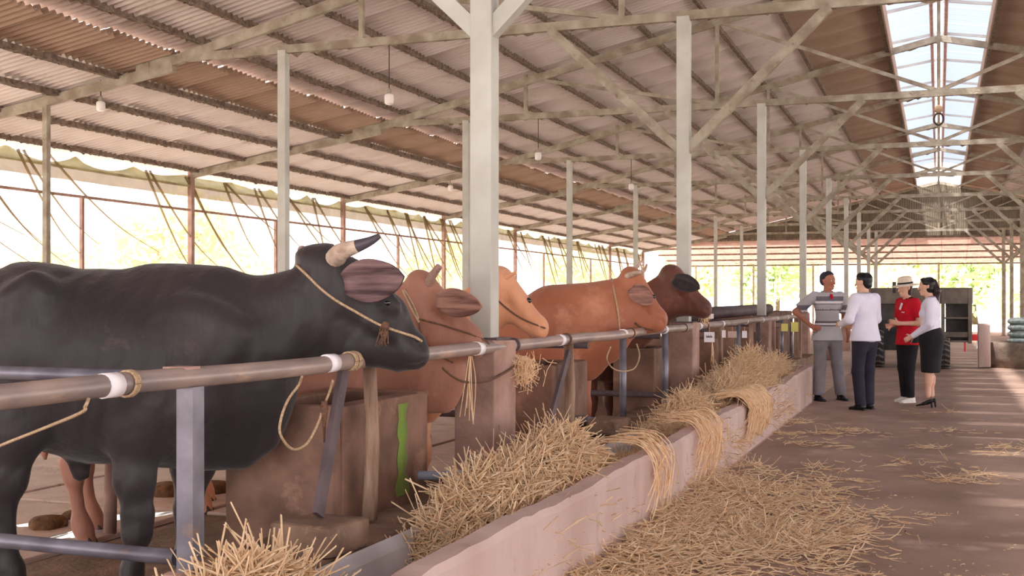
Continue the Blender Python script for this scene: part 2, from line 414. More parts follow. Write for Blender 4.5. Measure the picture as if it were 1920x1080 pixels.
# ------------------------------------------------------------ roof trusses (one thing each) and columns
def truss(k):
    y = YK[k]
    where = 'over the nearest white column, braces leaving the top of the picture' if k == 0 else \
        f'dusty steel roof truss over the {ORD[k]} column of the feed rail row'
    t = empty('roof_truss', (0, y, 0), label=('dusty steel roof truss ' + where) if k == 0 else where, cat='truss', group='roof trusses along the barn')
    D = K['dusty']
    def bar(nm, a, c, w_=.06, h=.09, m_=D):
        q = MB(); q.bar(a, c, w_, h, up=(0, 1, 0)); o = q.build(nm, m_, t); return o
    bar('tie_beam', (-8.66, 0, 4.13), (8.68, 0, 4.13), .09, .06)
    wb = MB()
    for s in (-1, 1):
        bar('rafter', (0, 0, 6.0), (s * 8.75, 0, roofz(8.55) - .04), .11, .066)
        bar('eave_rafter', (s * 8.3, 0, roofz(8.68) + .02), (s * XE, 0, roofz(XE) - .03), .11, .072)
        for x in (5.88, 2.98):
            bar('strut', (s * x, 0, 4.13), (s * x, 0, roofz(x)), .05, .05)
        bar('web', (s * 2.98, 0, roofz(2.98) - .05), (0, 0, 4.16), .05, .04)
        bar('web', (s * 5.88, 0, roofz(5.88) - .05), (s * 2.98, 0, 4.16), .05, .04)
        for d in (-1, 1):
            bar('brace', (s * 2.35, 0, 2.78), (s * 2.35 + d * 1.38, 0, 4.10), .09, .075, K['dusty'] if k else K['steel_paint'])
        if k and s < 0:
            q = MB(); q.box((-8.8, -.04, 4.0), (-8.62, .04, 4.16)); q.build('gusset', D, t)
    bar('king_post', (0, 0, 4.13), (0, 0, 6.0), .05, .05)
    # dust and webs hanging from the members
    for (x0, z0, x1, z1) in ((-8.6, 4.09, 1.5, 4.09), (-8.5, roofz(8.5) - .07, 0, 5.93)):
        pts = []; x = x0
        while x < x1:
            pts.append((x, z0 + (z1 - z0) * (x - x0) / (x1 - x0), .035 * random.random() ** 3 * (1 if random.random() < .9 else 1.6))); x += random.uniform(.02, .09)
        bi = len(wb.v)
        for x, z, h in pts: wb.v += [(x, .02, z + .01), (x, random.uniform(-.01, .03), z - h)]
        for i in range(len(pts) - 1): wb.f.append((bi + 2 * i, bi + 2 * i + 1, bi + 2 * i + 3, bi + 2 * i + 2)); wb.m.append(0)
    tag(wb.build('cobwebs', K['web'], t), kind='stuff')
for k in range(9): truss(k)

def column(x, k, w_, label, group, m_=K['steel_paint'], z0=0, z1=4.12, ped=False, cat='column'):
    y = YK[k] if isinstance(k, int) else 6.02 + 5.38 * k
    t = empty('steel_column', (x, y, 0), label=label, cat=cat, group=group)
    q = MB(); q.box((-w_ / 2, -w_ / 2, z0), (w_ / 2, w_ / 2, z1)); q.build('post', m_, t, bevel=.006)
    q = MB(); q.box((-w_ * .9, -w_ * .9, z0 - .0), (w_ * .9, w_ * .9, z0 + .012)); q.build('base_plate', K['darkpost'], t)
    if ped:
        q = MB(); q.box((-.13, -.12, 0), (.11, .2, z0), jit=.008); q.build('pedestal', K['pillar'], t, bevel=.01)
    return t
for k in range(9):
    lab = 'tall pale painted steel column nearest the camera, rising behind the tan cow' if k == 0 else \
        f'{ORD[k]} pale steel column of the feed rail row, counted from the nearest'
    column(-2.35, k, .125 if k < 2 else .115, lab, 'columns beside the left feed rail', z0=1.12, ped=True)
    column(2.35, k, .115, f'{ORD[k]} steel column of the right hand row counted from the near end', 'columns of the right row', m_=K['dusty'])
    if k: column(-6.85, k, .10, f'{ORD[k - 1]} slim steel column standing mid pen behind the cattle, from the left', 'mid pen columns')
    if k: column(-XE, k, .085, f'{ORD[k - 1]} thin eave post carrying the net side, counted from the left', 'eave posts on the net side', m_=K['pillar'], z1=3.55)
column(-10.13, 1, .07, 'thin dark steel post at far left under the lower roof slope', None, m_=K['dusty'], z1=3.88)
for k in range(1, 9):
    y = 6.02 + 5.38 * (k + .5 - 0)
    if k < 8:
        t = empty('net_post', (-XE, y - 0, 0), label=f'{ORD[k - 1]} short thin net frame post between eave posts, counted from the left', cat='post', group='short net frame posts')
        q = MB(); q.box((-.025, -.025, 0), (.025, .025, 2.86)); q.build('post_tube', K['pillar'], t)
b = MB(); b.tube([(-XE, 3, 2.87), (-XE, YEND, 2.87)], .022, 8)
tag(b.build('net_rail', K['pillar'], smooth=True), 'long thin grey pipe running along the net side at mid height', 'pipe')

# ------------------------------------------------------------ shade net
net = empty('shade_net', (-XE - .08, 0, 0), label='sheer beige shade net hung along the open left side of the barn', cat='net')
def cloth(name, z0, z1, m_, sag=False, amp=.05, seed=0, xo=0):
    ny, nz = 900, 14; r = np.random.default_rng(seed)
    Y = np.linspace(-2, YEND, ny); ph = r.uniform(0, 6, 6)
    V = np.zeros((ny, nz, 3))
    top = np.full(ny, z1)
    if sag:
        f = ((Y - .55) % 1.345) / 1.345; dep = .09 + .06 * np.sin(Y * .9 + ph[0])
        top = z1 - dep * 4 * f * (1 - f)
    for j in range(nz):
        q = j / (nz - 1); z = z0 + (top - z0) * q
        V[:, j, 1] = Y; V[:, j, 2] = z
        V[:, j, 0] = xo + amp * (np.sin(Y * 4.67 + (1 - q) * 3 + ph[1]) * .6 + np.sin(Y * 11 - (1 - q) * 5 + ph[2]) * .3 + np.sin(Y * 27 + q * 4 + ph[3]) * .14)
    idx = np.arange(ny * nz).reshape(ny, nz)
    Fc = np.stack([idx[:-1, :-1], idx[1:, :-1], idx[1:, 1:], idx[:-1, 1:]], -1).reshape(-1, 4)
    o = link(name, np_mesh(name, V.reshape(-1, 3), Fc, m_, True), net)
    return o
cloth('net_cloth', .35, 3.44, K['net'], True, .05, 1)
cloth('rolled_valance', 3.26, 3.46, K['valance'], True, .03, 2, .05)
cloth('lower_band', 3.10, 3.30, K['band'], False, .03, 2, .03)
r = random.Random(5)
y = 3.2
while y < YEND:
    q = MB(); nf = r.choice([1, 2, 2, 3])
    for _ in range(nf):
        L_ = r.uniform(1.0, 2.6); dz = r.uniform(.9, 2.0); y1 = y + r.uniform(-.1, .1)
        pts = smooth_pts([(.07, y1, 3.42), (.1, y1 + L_ * .3, 3.42 - dz * .42), (.09, y1 + L_ * .62, 3.42 - dz * .75), (.06, y1 + L_, 3.42 - dz)], 5)
        nn = len(pts); q.tube(pts, [.024 * (1 - i / nn) + .006 for i in range(nn)], 5, flat=.5)
    q.build('gathered_fold', K['netfold'], net, True)
    y += r.choice([1.345, 1.345, .7, 2.69]) * .8

# ------------------------------------------------------------ lamps hanging from the trusses
def lamp(x, k, ztop, zl, label):
    t = empty('hanging_lamp', (x, YK[k], zl), label=label, cat='lamp', group='hanging jar lamps')
    q = MB(); q.tube([(0, 0, .1), (0, 0, ztop - zl)], .006, 6); q.build('cable', K['cable'], t)
    q = MB(); q.lathe([(.001, -.055), (.035, -.055), (.048, -.045), (.052, .0), (.052, .04), (.042, .055), (.03, .06)], n=16); q.build('shade', K['lamp'], t, True)
    q = MB(); q.lathe([(.024, .055), (.026, .09), (.016, .11), (.006, .12)], n=12); q.build('socket', K['dusty'], t, True)
lamp(-5.55, 1, 4.1, 3.5, 'white jar lamp hanging from the nearest tie beam, left of the tall column')
lamp(-5.68, 2, 4.1, 3.52, 'small white jar lamp just right of the tall nearest column')
lamp(-9.33, 1, 3.95, 3.64, 'pale jar lamp hanging at the upper left under the lower roof slope')
lamp(-9.4, 3, 3.9, 3.65, 'tiny pale jar lamp near the net left of the tall nearest column')
lamp(-5.6, 3, 4.1, 3.55, 'tiny white jar lamp right of the tall nearest column, third truss')
t = empty('hanging_chain', (0, YK[2], 0), label='tangled rope ring hanging below the ridge opening', cat='rope')
q = MB(); q.tube([(0, 0, 4.1), (.01, 0, 3.95)], .012, 6); q.lathe([(.02, 3.86), (.05, 3.88), (.05, 3.94), (.02, 3.97)], n=12); q.build('knot', K['rope'], t, True)
pts = [(.06 * math.cos(a), 0, 3.78 + .08 * math.sin(a)) for a in [i * math.pi / 8 for i in range(17)]]
q = MB(); q.tube(pts, .014, 6); q.build('ring', K['cable'], t, True)

# ------------------------------------------------------------ end wall, lean-to and what lies beyond
wall = empty('wall_back', (0, YEND, 0), kind='structure')
xs = np.arange(-11.9, 12.0, .98)
for i, x in enumerate(xs):
    V = []; Fc = []; m_ = 44
    for j in range(m_ + 1):
        xx = x + j * 1.0 / m_; zt = roofz(xx) + (.02 if abs(xx) > .8 else .1) - (.05 if i % 3 else .09)
        yy = .018 * math.cos(2 * math.pi * 11 * j / m_)
        V += [(xx, yy, 3.93), (xx, yy, max(zt, 3.94))]
    for j in range(m_): Fc.append((2 * j, 2 * j + 1, 2 * j + 3, 2 * j + 2))
    if abs(x) < 9.5: link('wall_sheet', np_mesh('wall_sheet', V, Fc, K['gable'], True), wall)
b = MB(); b.box((-11.9, -.05, 3.84), (11.9, .05, 3.93)); b.build('wall_beam', K['purlin'], wall)
lean = empty('leanto_roof', (0, YEND, 0), kind='structure')
for i in range(24):
    V = []; Fc = []; m_ = 66
    x0 = -11.9 + i * 1.0
    for j in range(m_ + 1):
        q_ = j / m_; z = 3.83 - .78 * q_ + .02 * math.cos(2 * math.pi * 11 * q_)
        V += [(x0, .1 + 6.2 * q_, z), (x0 + 1.03, .1 + 6.2 * q_, z)]
    for j in range(m_): Fc.append((2 * j, 2 * j + 1, 2 * j + 3, 2 * j + 2))
    link('roof_sheet', np_mesh('roof_sheet', V, Fc, K['leanto'], True), lean)
for i in range(4):
    b = MB(); yy = 1.2 + i * 1.6; b.box((-11.9, yy, 3.72 - .78 * (yy / 6.2)), (11.9, yy + .06, 3.79 - .78 * (yy / 6.2))); b.build('purlin', K['purlin'], lean)
for i in range(9):
    x = -10.8 + i * 2.7
    t = empty('leanto_post', (x, YEND + 6, 0), label=f'{ORD[i]} thin post holding the far lean-to roof, counted from the left', cat='post', group='posts of the far lean-to')
    q = MB(); q.box((-.04, -.04, 0), (.04, .04, 3.05)); q.build('post_tube', K['dusty'], t)
# wire fence beyond
fence = empty('wire_fence', (0, 62, -.13), label='thin wire fence crossing the pale field beyond the barn', cat='fence')
for i in range(26):
    q = MB(); q.box((-.04, -.04, 0), (.04, .04, 2.5)); q.build('fence_post', K['dusty'], fence, loc=(-38 + i * 3, 0, 0))
for z in (.9, 1.7, 2.45):
    q = MB(); q.tube([(-38, 0, z), (37, 0, z)], .02, 5); q.build('wire', K['dusty'], fence)
# trees
def tree_mesh(seed, R_, H_, nleaf, m_, s=.28):
    g_ = np.random.default_rng(seed); C_ = []
    for _ in range(9): C_.append((g_.uniform(-.6, .6) * R_, g_.uniform(-.6, .6) * R_, H_ * g_.uniform(.35, .9), R_ * g_.uniform(.35, .6)))
    C_ = np.array(C_); pick = g_.integers(0, 9, nleaf); d = g_.normal(size=(nleaf, 3)); d /= np.linalg.norm(d, axis=1)[:, None]
    P = C_[pick, :3] + d * (C_[pick, 3] * g_.uniform(.6, 1.05, nleaf))[:, None]
    a = g_.normal(size=(nleaf, 3)); a /= np.linalg.norm(a, axis=1)[:, None]; b_ = np.cross(a, d); b_ /= np.linalg.norm(b_, axis=1)[:, None] + 1e-9
    V = np.stack([P - a * s, P - b_ * s * .5, P + a * s, P + b_ * s * .5], 1).reshape(-1, 3)
    V[:, 2] = np.maximum(V[:, 2], .1)
    return np_mesh('foliage', V, np.arange(nleaf * 4).reshape(-1, 4), m_)
FM = [tree_mesh(1, 3.2, 5.5, 3600, K['leaf']), tree_mesh(2, 3.6, 6.0, 3600, K['leafy']), tree_mesh(3, 2.2, 3.0, 2600, K['leafy'], .2)]
TR = [(-10.5, 82, 0), (-3.2, 90, 1), (2.2, 80, 0), (9.0, 88, 1), (15, 80, 0), (-18, 90, 1), (-26, 86, 0), (-35, 80, 1), (-44, 66, 0),
      (-34, 47, 1), (-37, 33, 0), (-33, 22, 1), (-30, 13, 0), (4.5, 72, 2), (9.6, 72, 2), (-1.8, 73, 2), (-25, 28, 2), (-24, 17, 2)]
TL = ['green leafy tree far behind the barn, left of the striped shirt man', 'yellow green tree far behind, above the man in white shirt', 'green tree beyond the far end above the straw hat', 'yellow green tree beyond the far end, above the ponytail woman',
      'green tree at the far right beyond the right hand columns', 'yellow green tree beyond the far end, behind the brown cow', 'green tree far beyond the net corner', 'yellow tree outside the net at its far end', 'green tree outside the net behind the orange cow',
      'yellow tree outside the net behind the tan cow', 'green tree outside the net behind the horned brown cow', 'pale yellow tree outside the net behind the horn of the black bull', 'green tree outside the net at the far left', 'low bush right of the trailer behind the wire fence',
      'low bush at far right behind the wire fence', 'low bush behind the people at the wire fence', 'low bush outside the net behind the second mid pen column', 'low bush outside the net behind the black bull']
for (x, y, ty), l in zip(TR, TL):
    t = empty('bush' if ty == 2 else 'tree', (x, y, -.13), random.uniform(0, 6), l, 'bush' if ty == 2 else 'tree', 'trees and bushes outside')
    tag(link('foliage', FM[ty], t), kind='stuff')
    if ty < 2:
        q = MB(); q.tube(smooth_pts([(0, 0, 0), (.15, 0, 1.6), (-.1, .1, 4.2)], 4), [.2 - .01 * i for i in range(9)], 8); q.build('trunk', K['bark'], t, True)
b = MB(); b.tube(smooth_pts([(-6.3, 58, 1.62), (-5.4, 58.3, 1.5), (-3, 58.2, 1.45), (1, 58.4, 1.35)], 4), .13, 8)
for x in (-6, -2.6, .8): b.tube([(x, 58.2, -.13), (x, 58.2, 1.5)], .06, 6)
tag(b.build('log_barrier', K['bark'], smooth=True), 'rough horizontal log on short props beyond the barn end', 'log')

# ------------------------------------------------------------ feed trough, ledge, tanks
XR = -2.27
tr = empty('feed_trough', (0, 0, 0), label='long low feed trough with a pinkish plastered outer wall along the aisle', cat='trough')
YT0, YT1 = 1.0, 16.9
# outer wall: uneven top, built along the aisle
def wall_long(y0, y1, x0, x1, z0, z1, seed, amp, m_=0, n=160, mb=None):
    g_ = np.random.default_rng(seed); mb = mb or MB(); rings = []
    w1 = np.cumsum(g_.normal(0, amp * .25, n)); w1 -= np.linspace(w1[0], w1[-1], n)
    w2 = np.cumsum(g_.normal(0, amp * .25, n)); w2 -= np.linspace(w2[0], w2[-1], n)
    for i in range(n):
        y = y0 + (y1 - y0) * i / (n - 1); a = float(np.clip(w1[i], -amp, amp)); c = float(np.clip(w2[i], -amp, amp))
        rings.append([(x0, y, z0), (x1, y, z0), (x1 + c * .4, y, z1 - .03 + a), (x1 - .025 + c, y, z1 + a), (x0 + .03 + c, y, z1 + a * .8), (x0, y, z1 - .03 + a)])
    return mb.quadstrip(rings, mi=m_)
wl = wall_long(YT0, YT1, -1.725, -1.58, 0, .445, 3, .02)
ow = wl.build('outer_wall', [K['wallpink'], K['wet']], tr)
for p in ow.data.polygons:
    if p.normal.z > .3: p.material_index = 1
b = MB(); b.box((-2.1, YT0, 0), (-1.72, YT1, .1)); b.build('trough_bed', K['mud'], tr)
b = MB(); b.box((-2.1, YT1 - .12, .1), (-1.7, YT1, .44), jit=.01); b.build('end_wall', K['wallpink'], tr, bevel=.01)
y = YT0
r = random.Random(9)
while y < YT1 - .2:
    L_ = min(r.uniform(.85, 1.05), YT1 - .15 - y)
    q = MB(); q.quadstrip([[(-2.12, yy, .36), (-2.085, yy, .375), (-2.05, yy, .33), (-1.98, yy, .1), (-2.12, yy, .1)] for yy in (y + .008, y + L_ - .008)])
    q.build('inner_panel', K['white'], tr); y += L_
led = wall_long(YT0, 22, -2.62, -2.12, 0, .37, 8, .03)
lg = led.build('concrete_ledge', K['ledge']); tag(lg, 'muddy brown concrete ledge between the trough and the cattle pens', 'ledge')
blk = []
for i, (px, py, lab) in enumerate(((622, 1000, 'brown concrete block on the ledge at the foot of the nearest slanted brace'),
                                   (1075, 838, 'low brown block on the ledge under the second slanted brace'), (1150, 800, 'rounded mud-covered block on the ledge beside the plastic pipe stub'))):
    p = at_x(px, py, -2.2)
    q = MB(); q.box((-.12, -.17, 0), (.12, .17, .12), jit=.015); tag(q.build('block', K['ledge'], loc=(-2.24, p.y, .37), bevel=.02), lab, 'block', 'blocks on the ledge')
def tank(y0, y1, lab, x0=-2.8, x1=-2.42, z=.9, algae=False, stub=True):
    t = empty('drinking_tank', ((x0 + x1) / 2, (y0 + y1) / 2, 0), label=lab, cat='tank', group='concrete drinking tanks')
    hx, hy = (x1 - x0) / 2, (y1 - y0) / 2
    q = MB(); q.box((-hx, -hy, 0), (hx, -hy + .09, z), jit=.008); q.build('side_wall', K['tank'], t, bevel=.012)
    q = MB(); q.box((-hx, hy - .09, 0), (hx, hy, z), jit=.008); q.build('side_wall', K['tank'], t, bevel=.012)
    q = MB(); q.box((hx - .09, -hy + .09, 0), (hx, hy - .09, z), jit=.006); q.build('front_wall', K['tank'], t, bevel=.01)
    q = MB(); q.box((-hx, -hy + .09, 0), (-hx + .09, hy - .09, z), jit=.006); q.build('back_wall', K['tank'], t, bevel=.01)
    q = MB(); q.box((-hx + .09, -hy + .09, 0), (hx - .09, hy - .09, z - .12)); q.build('water', K['groove'], t)
    if algae:
        q = MB(); V = []
        n_ = 12
        for i in range(n_ + 1):
            zz = .40 + (.84 - .40) * i / n_; c = .20 + random.uniform(-.012, .012); w_ = .05 + .012 * math.sin(i * 1.7) + (.02 if i < 3 else 0)
            V.append([(hx + .004, c - w_, zz), (hx + .007, c, zz), (hx + .004, c + w_, zz)])
        q.quadstrip(V, closed=False); tag(q.build('algae_streak', K['algae'], t), 'bright green algae streak')
    if stub:
        q = MB(); q.tube([(hx - .05, hy - .12, .47), (hx + .14, hy - .02, .46)], .024, 12); q.build('drain_pipe', K['pvc'], t, True)
        q = MB(); q.tube([(hx + .12, hy - .03, .461), (hx + .2, hy + .012, .457)], .03, 12); tag(q.build('pipe_cap', K['pvccap'], t, True), 'pale pipe cap')
    return t
TY = [(4.42, 5.4), (7.46, 8.3), (10.42, 11.1), (13.3, 14.1), (16.4, 17.2), (19.2, 20.0)]
TN = ['stained concrete drinking tank with a green algae streak, below the head of the black bull', 'dark stained drinking tank with a pink end face, behind the second slanted brace', 'brown drinking tank under the head of the orange cow',
      'brown drinking tank behind the small white sign', 'far drinking tank behind the two yellow tags', 'farthest drinking tank beside the striped shirt man']
for i, (a, c) in enumerate(TY): tank(a, c, TN[i], x0=-2.95 if i == 0 else -2.8, algae=(i == 0), stub=i < 2, z=.9 if i else .88)
# thin dark partitions between some pens
for i, (y_, l) in enumerate(((12.3, 'dark low partition behind the dark red cow'), (15.3, 'dark low partition beyond the white sign'), (18.4, 'dark low partition left of the yellow tags'))):
    q = MB(); q.box((-.9, -.05, 0), (.45, .05, .86), jit=.01); tag(q.build('partition', K['tank'], loc=(-2.95, y_, 0), bevel=.01), l, 'partition', 'low pen partitions')

# ------------------------------------------------------------ feed rail
rail = empty('feed_rail', (XR, 0, 0), label='long worn steel feed rail pipe with white tape bands running beside the trough', cat='rail')
def rz_(y): return 1.085 - .0006 * (y - 3) ** 1 + (0)
NB = 40; pts = [(random.uniform(-.004, .004), y, rz_(y) + random.uniform(-.004, .004)) for y in np.linspace(.9, 21.2, NB)]
b = MB(); b.tube(pts, .034, 16); b.build('rail_pipe', K['rail'], rail, True)
def yr(px): return at_x(px, 600, XR).y
for px in (205, 618, 895, 1050, 1168, 1245, 1310, 1353, 1398, 1428, 1455, 1475):
    y = yr(px); w_ = .05 if px > 300 else .045
    q = MB(); q.tube([(0, y - w_ / 2 - .01, rz_(y)), (0, y + w_ / 2 + .01, rz_(y))], .037, 16); q.build('tape_band', K['tape'], rail, True)
for px in (236, 652, 660, 1060, 1181, 1281, 1322):
    y = yr(px); q = MB()
    for k in range(3):
        q.tube([(.038 * math.cos(a), y + k * .009 + .004 * math.sin(a), rz_(y) + .038 * math.sin(a)) for a in [j * math.pi / 8 for j in range(17)]], .0045, 5)
    q.build('rope_winding', K['rope'] if px < 700 else K['ropedark'], rail, True)
q = MB(); y = yr(962); q.tube([(0, y - .015, rz_(y)), (0, y + .015, rz_(y))], .041, 16); q.build('sleeve', K['darkpost'], rail, True)
def rpost(px, m_, kind='square', z0=.36, w_=.06, py_b=None, lean=0, dx=0):
    y = yr(px); q = MB()
    top = (dx, y, rz_(y) - .03); bot = (dx, y + lean, z0)
    if kind == 'square': q.bar(bot, top, w_, w_, up=(0, 1, 0))
    elif kind == 'round': q.tube([bot, top], w_ / 2, 12)
    else: q.tube([bot, Vector(bot).lerp(Vector(top), .5) + Vector((.01, .01, 0)), top], [w_ / 2 * 1.1, w_ / 2, w_ / 2 * .95], 9)
    return q.build('rail_post', m_, rail, kind != 'square')
rpost(357, K['pipe'], w_=.062, z0=.43)
rpost(716, K['wood'], 'wood', w_=.062, z0=.38, dx=-.06)
rpost(1079, K['wood'], 'wood', w_=.07, z0=.38, dx=-.05)
rpost(1168, K['pipe'], 'round', w_=.055)
rpost(1247, K['pipe'], 'round', w_=.06)
rpost(1306, K['darkpost'], 'round', w_=.055)
rpost(1350, K['wood'], 'round', w_=.06)
rpost(1384, K['pipe'], 'round', w_=.06)
rpost(1408, K['wood'], 'round', w_=.06)
rpost(1422, K['darkpost'], 'square', w_=.06)
rpost(1447, K['pillar'], 'square', w_=.1)
rpost(1466, K['pipe'], 'round', w_=.05); rpost(1484, K['pipe'], 'round', w_=.05); rpost(1496, K['wood'], 'square', w_=.12)
for (a, c) in (((645, 693), (596, 966)), ((1066, 662), (1020, 832))):
    A = at_x(*a, XR + .0); B = at_x(*c, XR + .05); q = MB(); q.bar((B.x - XR, B.y, max(B.z, .47)), (A.x - XR, A.y, A.z), .06, .022, up=(1, 0, 0))
    q.build('slanted_brace', K['darkpost'], rail)
# pen divider pipes going back from the rail
for i, y in enumerate((3.2, 7.95, 10.22, 12.6, 15.6, 18.6)):
    t = empty('pen_divider', (XR - .05, y, 0), label=('grey pipe divider of the nearest pen in front of the black bull' if i == 0 else f'{ORD[i]} pipe pen divider from the camera'), cat='divider', group='pipe dividers between the pens')
    for z, rr in ((1.08 if i == 0 else 1.02, .024), (.50, .026)):
        q = MB(); q.tube([(0, 0, z), (-2.2, .02, z + .01), (-4.3, 0, z)], rr, 12); q.build('pipe', K['pipe'] if i == 0 else K['darkpost'], t, True)
    q = MB(); q.bar((-4.3, 0, 0), (-4.3, 0, 1.15), .06, .06); q.build('end_post', K['darkpost'], t)
    if i == 0:
        q = MB(); q.box((-.02, -.045, 1.09), (.07, .03, 1.12)); q.build('cap_plate', K['pillar'], t)
        q = MB(); q.box((-.03, -.05, .36), (.07, .05, .46)); q.build('weld_foot', K['pillar'], t, bevel=.02)
p = at_z(206, 1012, 0)
q = MB(); q.tube([(0, 0, 0), (.01, 0, .5), (0, 0, 1.15)], [.037, .034, .034], 12); tag(q.build('pen_post', K['pillar'], smooth=True, loc=(p.x, p.y, 0)), 'round pinkish pen post seen between the legs of the black bull', 'post')
# far row pieces: long tank edge beyond the brown cow
q = MB(); q.box((-1.6, -3.2, 0), (0, 3.2, 1.12), jit=.02); tag(q.build('trough_wall', K['tank'], loc=(-3.2, 24.6, 0), bevel=.02), 'long grey brown wall behind the far end of the feed rail', 'wall')
q = MB(); q.tube([(-2.9, 13.5, 1.16), (-2.75, 20.5, 1.2)], .085, 12); q.tube([(-2.9, 14, 0), (-2.9, 14, 1.1)], .05, 8); q.tube([(-2.75, 20.2, 0), (-2.75, 20.2, 1.15)], .05, 8)
tag(q.build('thick_pipe', K['darkpost'], smooth=True), 'thick dark pipe lying behind the rail beyond the brown cow', 'pipe')
# signs and tags
def sign(px, py, wpx, hpx, m_, lab, text=None, X=XR + .06, name='sign'):
    c = at_x(px, py, X); s = F / depth(c); w_ = wpx / s * 1.02; h = hpx / s
    # faces the aisle end of the barn, across the rail
    q = MB(); q.box((-w_ / 2, -.004, -h / 2), (w_ / 2, .004, h / 2)); o = q.build('board', m_)
    t = empty(name, c, TH * .5, lab, 'sign' if name == 'sign' else 'tag', 'boards hung on the far rail'); o.parent = t
    q = MB(); q.tube([(0, 0, h / 2), (0, .01, h / 2 + .05)], .004, 5); q.build('hook', K['rope'], t)
    if text:
        for j in range(9):
            q = MB(); x0 = -w_ * .3 + j * w_ * .066; q.box((x0, -.0065, -.006), (x0 + w_ * .045, -.004, .012 if j % 3 else .02)); q.build('lettering', K['cable'], t)
sign(1330, 632, 19, 19, K['tape'], 'square white sign with dark print below the rail under the dark red cow', True)
sign(1328, 593, 20, 9, K['tape'], 'small white card on top of the rail under the dark red muzzle')
sign(1357, 626, 7, 14, K['tape'], 'narrow white card right of the printed white sign')
sign(1373, 627, 16, 12, K['wallpink'], 'pink card on the rail between the white cards')
sign(1396, 627, 9, 13, K['tape'], 'pale card on the rail left of the yellow tags')
K['yellow'] = mat('yellow plastic', S(226, 214, 120), rough=.5)
sign(1471, 614, 12, 14, K['yellow'], 'left yellow plastic tag hanging at the far rail', name='yellow_tag')
sign(1490, 613, 13, 18, K['yellow'], 'right yellow plastic tag hanging at the far rail', name='yellow_tag')
# loose ropes
def rope(pts, rad, m_, lab, name='rope', n=8):
    q = MB(); q.tube(smooth_pts(pts, n), rad, 6); return tag(q.build(name, m_, smooth=True), lab, 'rope')
rope([at_x(166, 748, XR + .036), at_x(160, 762, XR + .04), at_x(150, 775, XR - .02), at_x(75, 806, -2.75), at_x(0, 836, -3.0), at_x(-60, 866, -3.2)], .0055, K['rope'], 'thin tether rope slanting down from the rail at the left edge')
X_ = XR - .02
rope([at_x(566, 706, X_ + .056), at_x(560, 722, X_ + .03), at_x(540, 750, X_), at_x(527, 785, X_), at_x(526, 815, X_), at_x(548, 842, X_), at_x(575, 832, X_), at_x(596, 795, X_), at_x(607, 762, X_), at_x(618, 735, X_), at_x(624, 714, X_ + .03)], .0055, K['rope'], 'pale rope loop hanging from the rail beside the black bull brisket')
q = MB(); P_ = [at_x(608, y, X_ + .01) for y in (752, 768, 790, 830)]
q.tube(P_, [.012, .016, .008, .003], 7); tag(q.build('rope_tassel', K['ropedark'], smooth=True), 'frayed rope knot on the nearest slanted brace', 'rope')
X_ = XR + .045
rope([at_x(830, 690, X_), at_x(848, 705, X_), at_x(872, 716, X_), at_x(908, 716, X_), at_x(945, 700, X_), at_x(975, 678, X_), at_x(985, 668, X_)], .006, K['ropedark'], 'sagging brown rope under the rail below the horned brown cow')
rope([at_x(1145, 650, X_), at_x(1138, 672, X_), at_x(1148, 690, X_), at_x(1168, 696, X_), at_x(1190, 690, X_), at_x(1199, 668, X_), at_x(1194, 645, X_)], .006, K['rope'], 'rope loop hanging under the rail around the grey pipe post')

# ------------------------------------------------------------ straw
def straws(name, P, Nrm, Ldir, L_, rad, m_, parent=None, lift=.5, curl=.8, seed=0, nseg=5):
    g_ = np.random.default_rng(seed); n = len(P)
    d = Ldir + Nrm * g_.normal(0, lift, (n, 1)).clip(-.2, 2); d /= np.linalg.norm(d, axis=1)[:, None]
    bend = g_.normal(0, 1, (n, 3)); bend -= d * (bend * d).sum(1)[:, None]; bend /= np.linalg.norm(bend, axis=1)[:, None] + 1e-9
    c = g_.normal(0, curl, n)
    t = np.linspace(-.5, .5, nseg + 1)
    cen = P[:, None] + d[:, None] * (t[None, :, None] * L_[:, None, None]) + bend[:, None] * ((t ** 2)[None, :, None] * 4 * (c * L_ * .3)[:, None, None])
    x = np.cross(d, bend); R_ = rad[:, None, None]
    rings = [cen + R_ * (bend[:, None] * math.cos(a) + x[:, None] * math.sin(a)) for a in (0, 2.094, 4.189)]
    V = np.stack(rings, 2).reshape(-1, 3)
    base = np.arange(n)[:, None, None, None] * (nseg + 1) * 3; s_ = np.arange(nseg)[None, :, None, None] * 3
    q = np.array([[0, 1, 4, 3], [1, 2, 5, 4], [2, 0, 3, 5]])[None, None]
    Fc = (base + s_ + q).reshape(-1, 4)
    o = link(name, np_mesh(name, V, Fc, m_), parent)
    return o
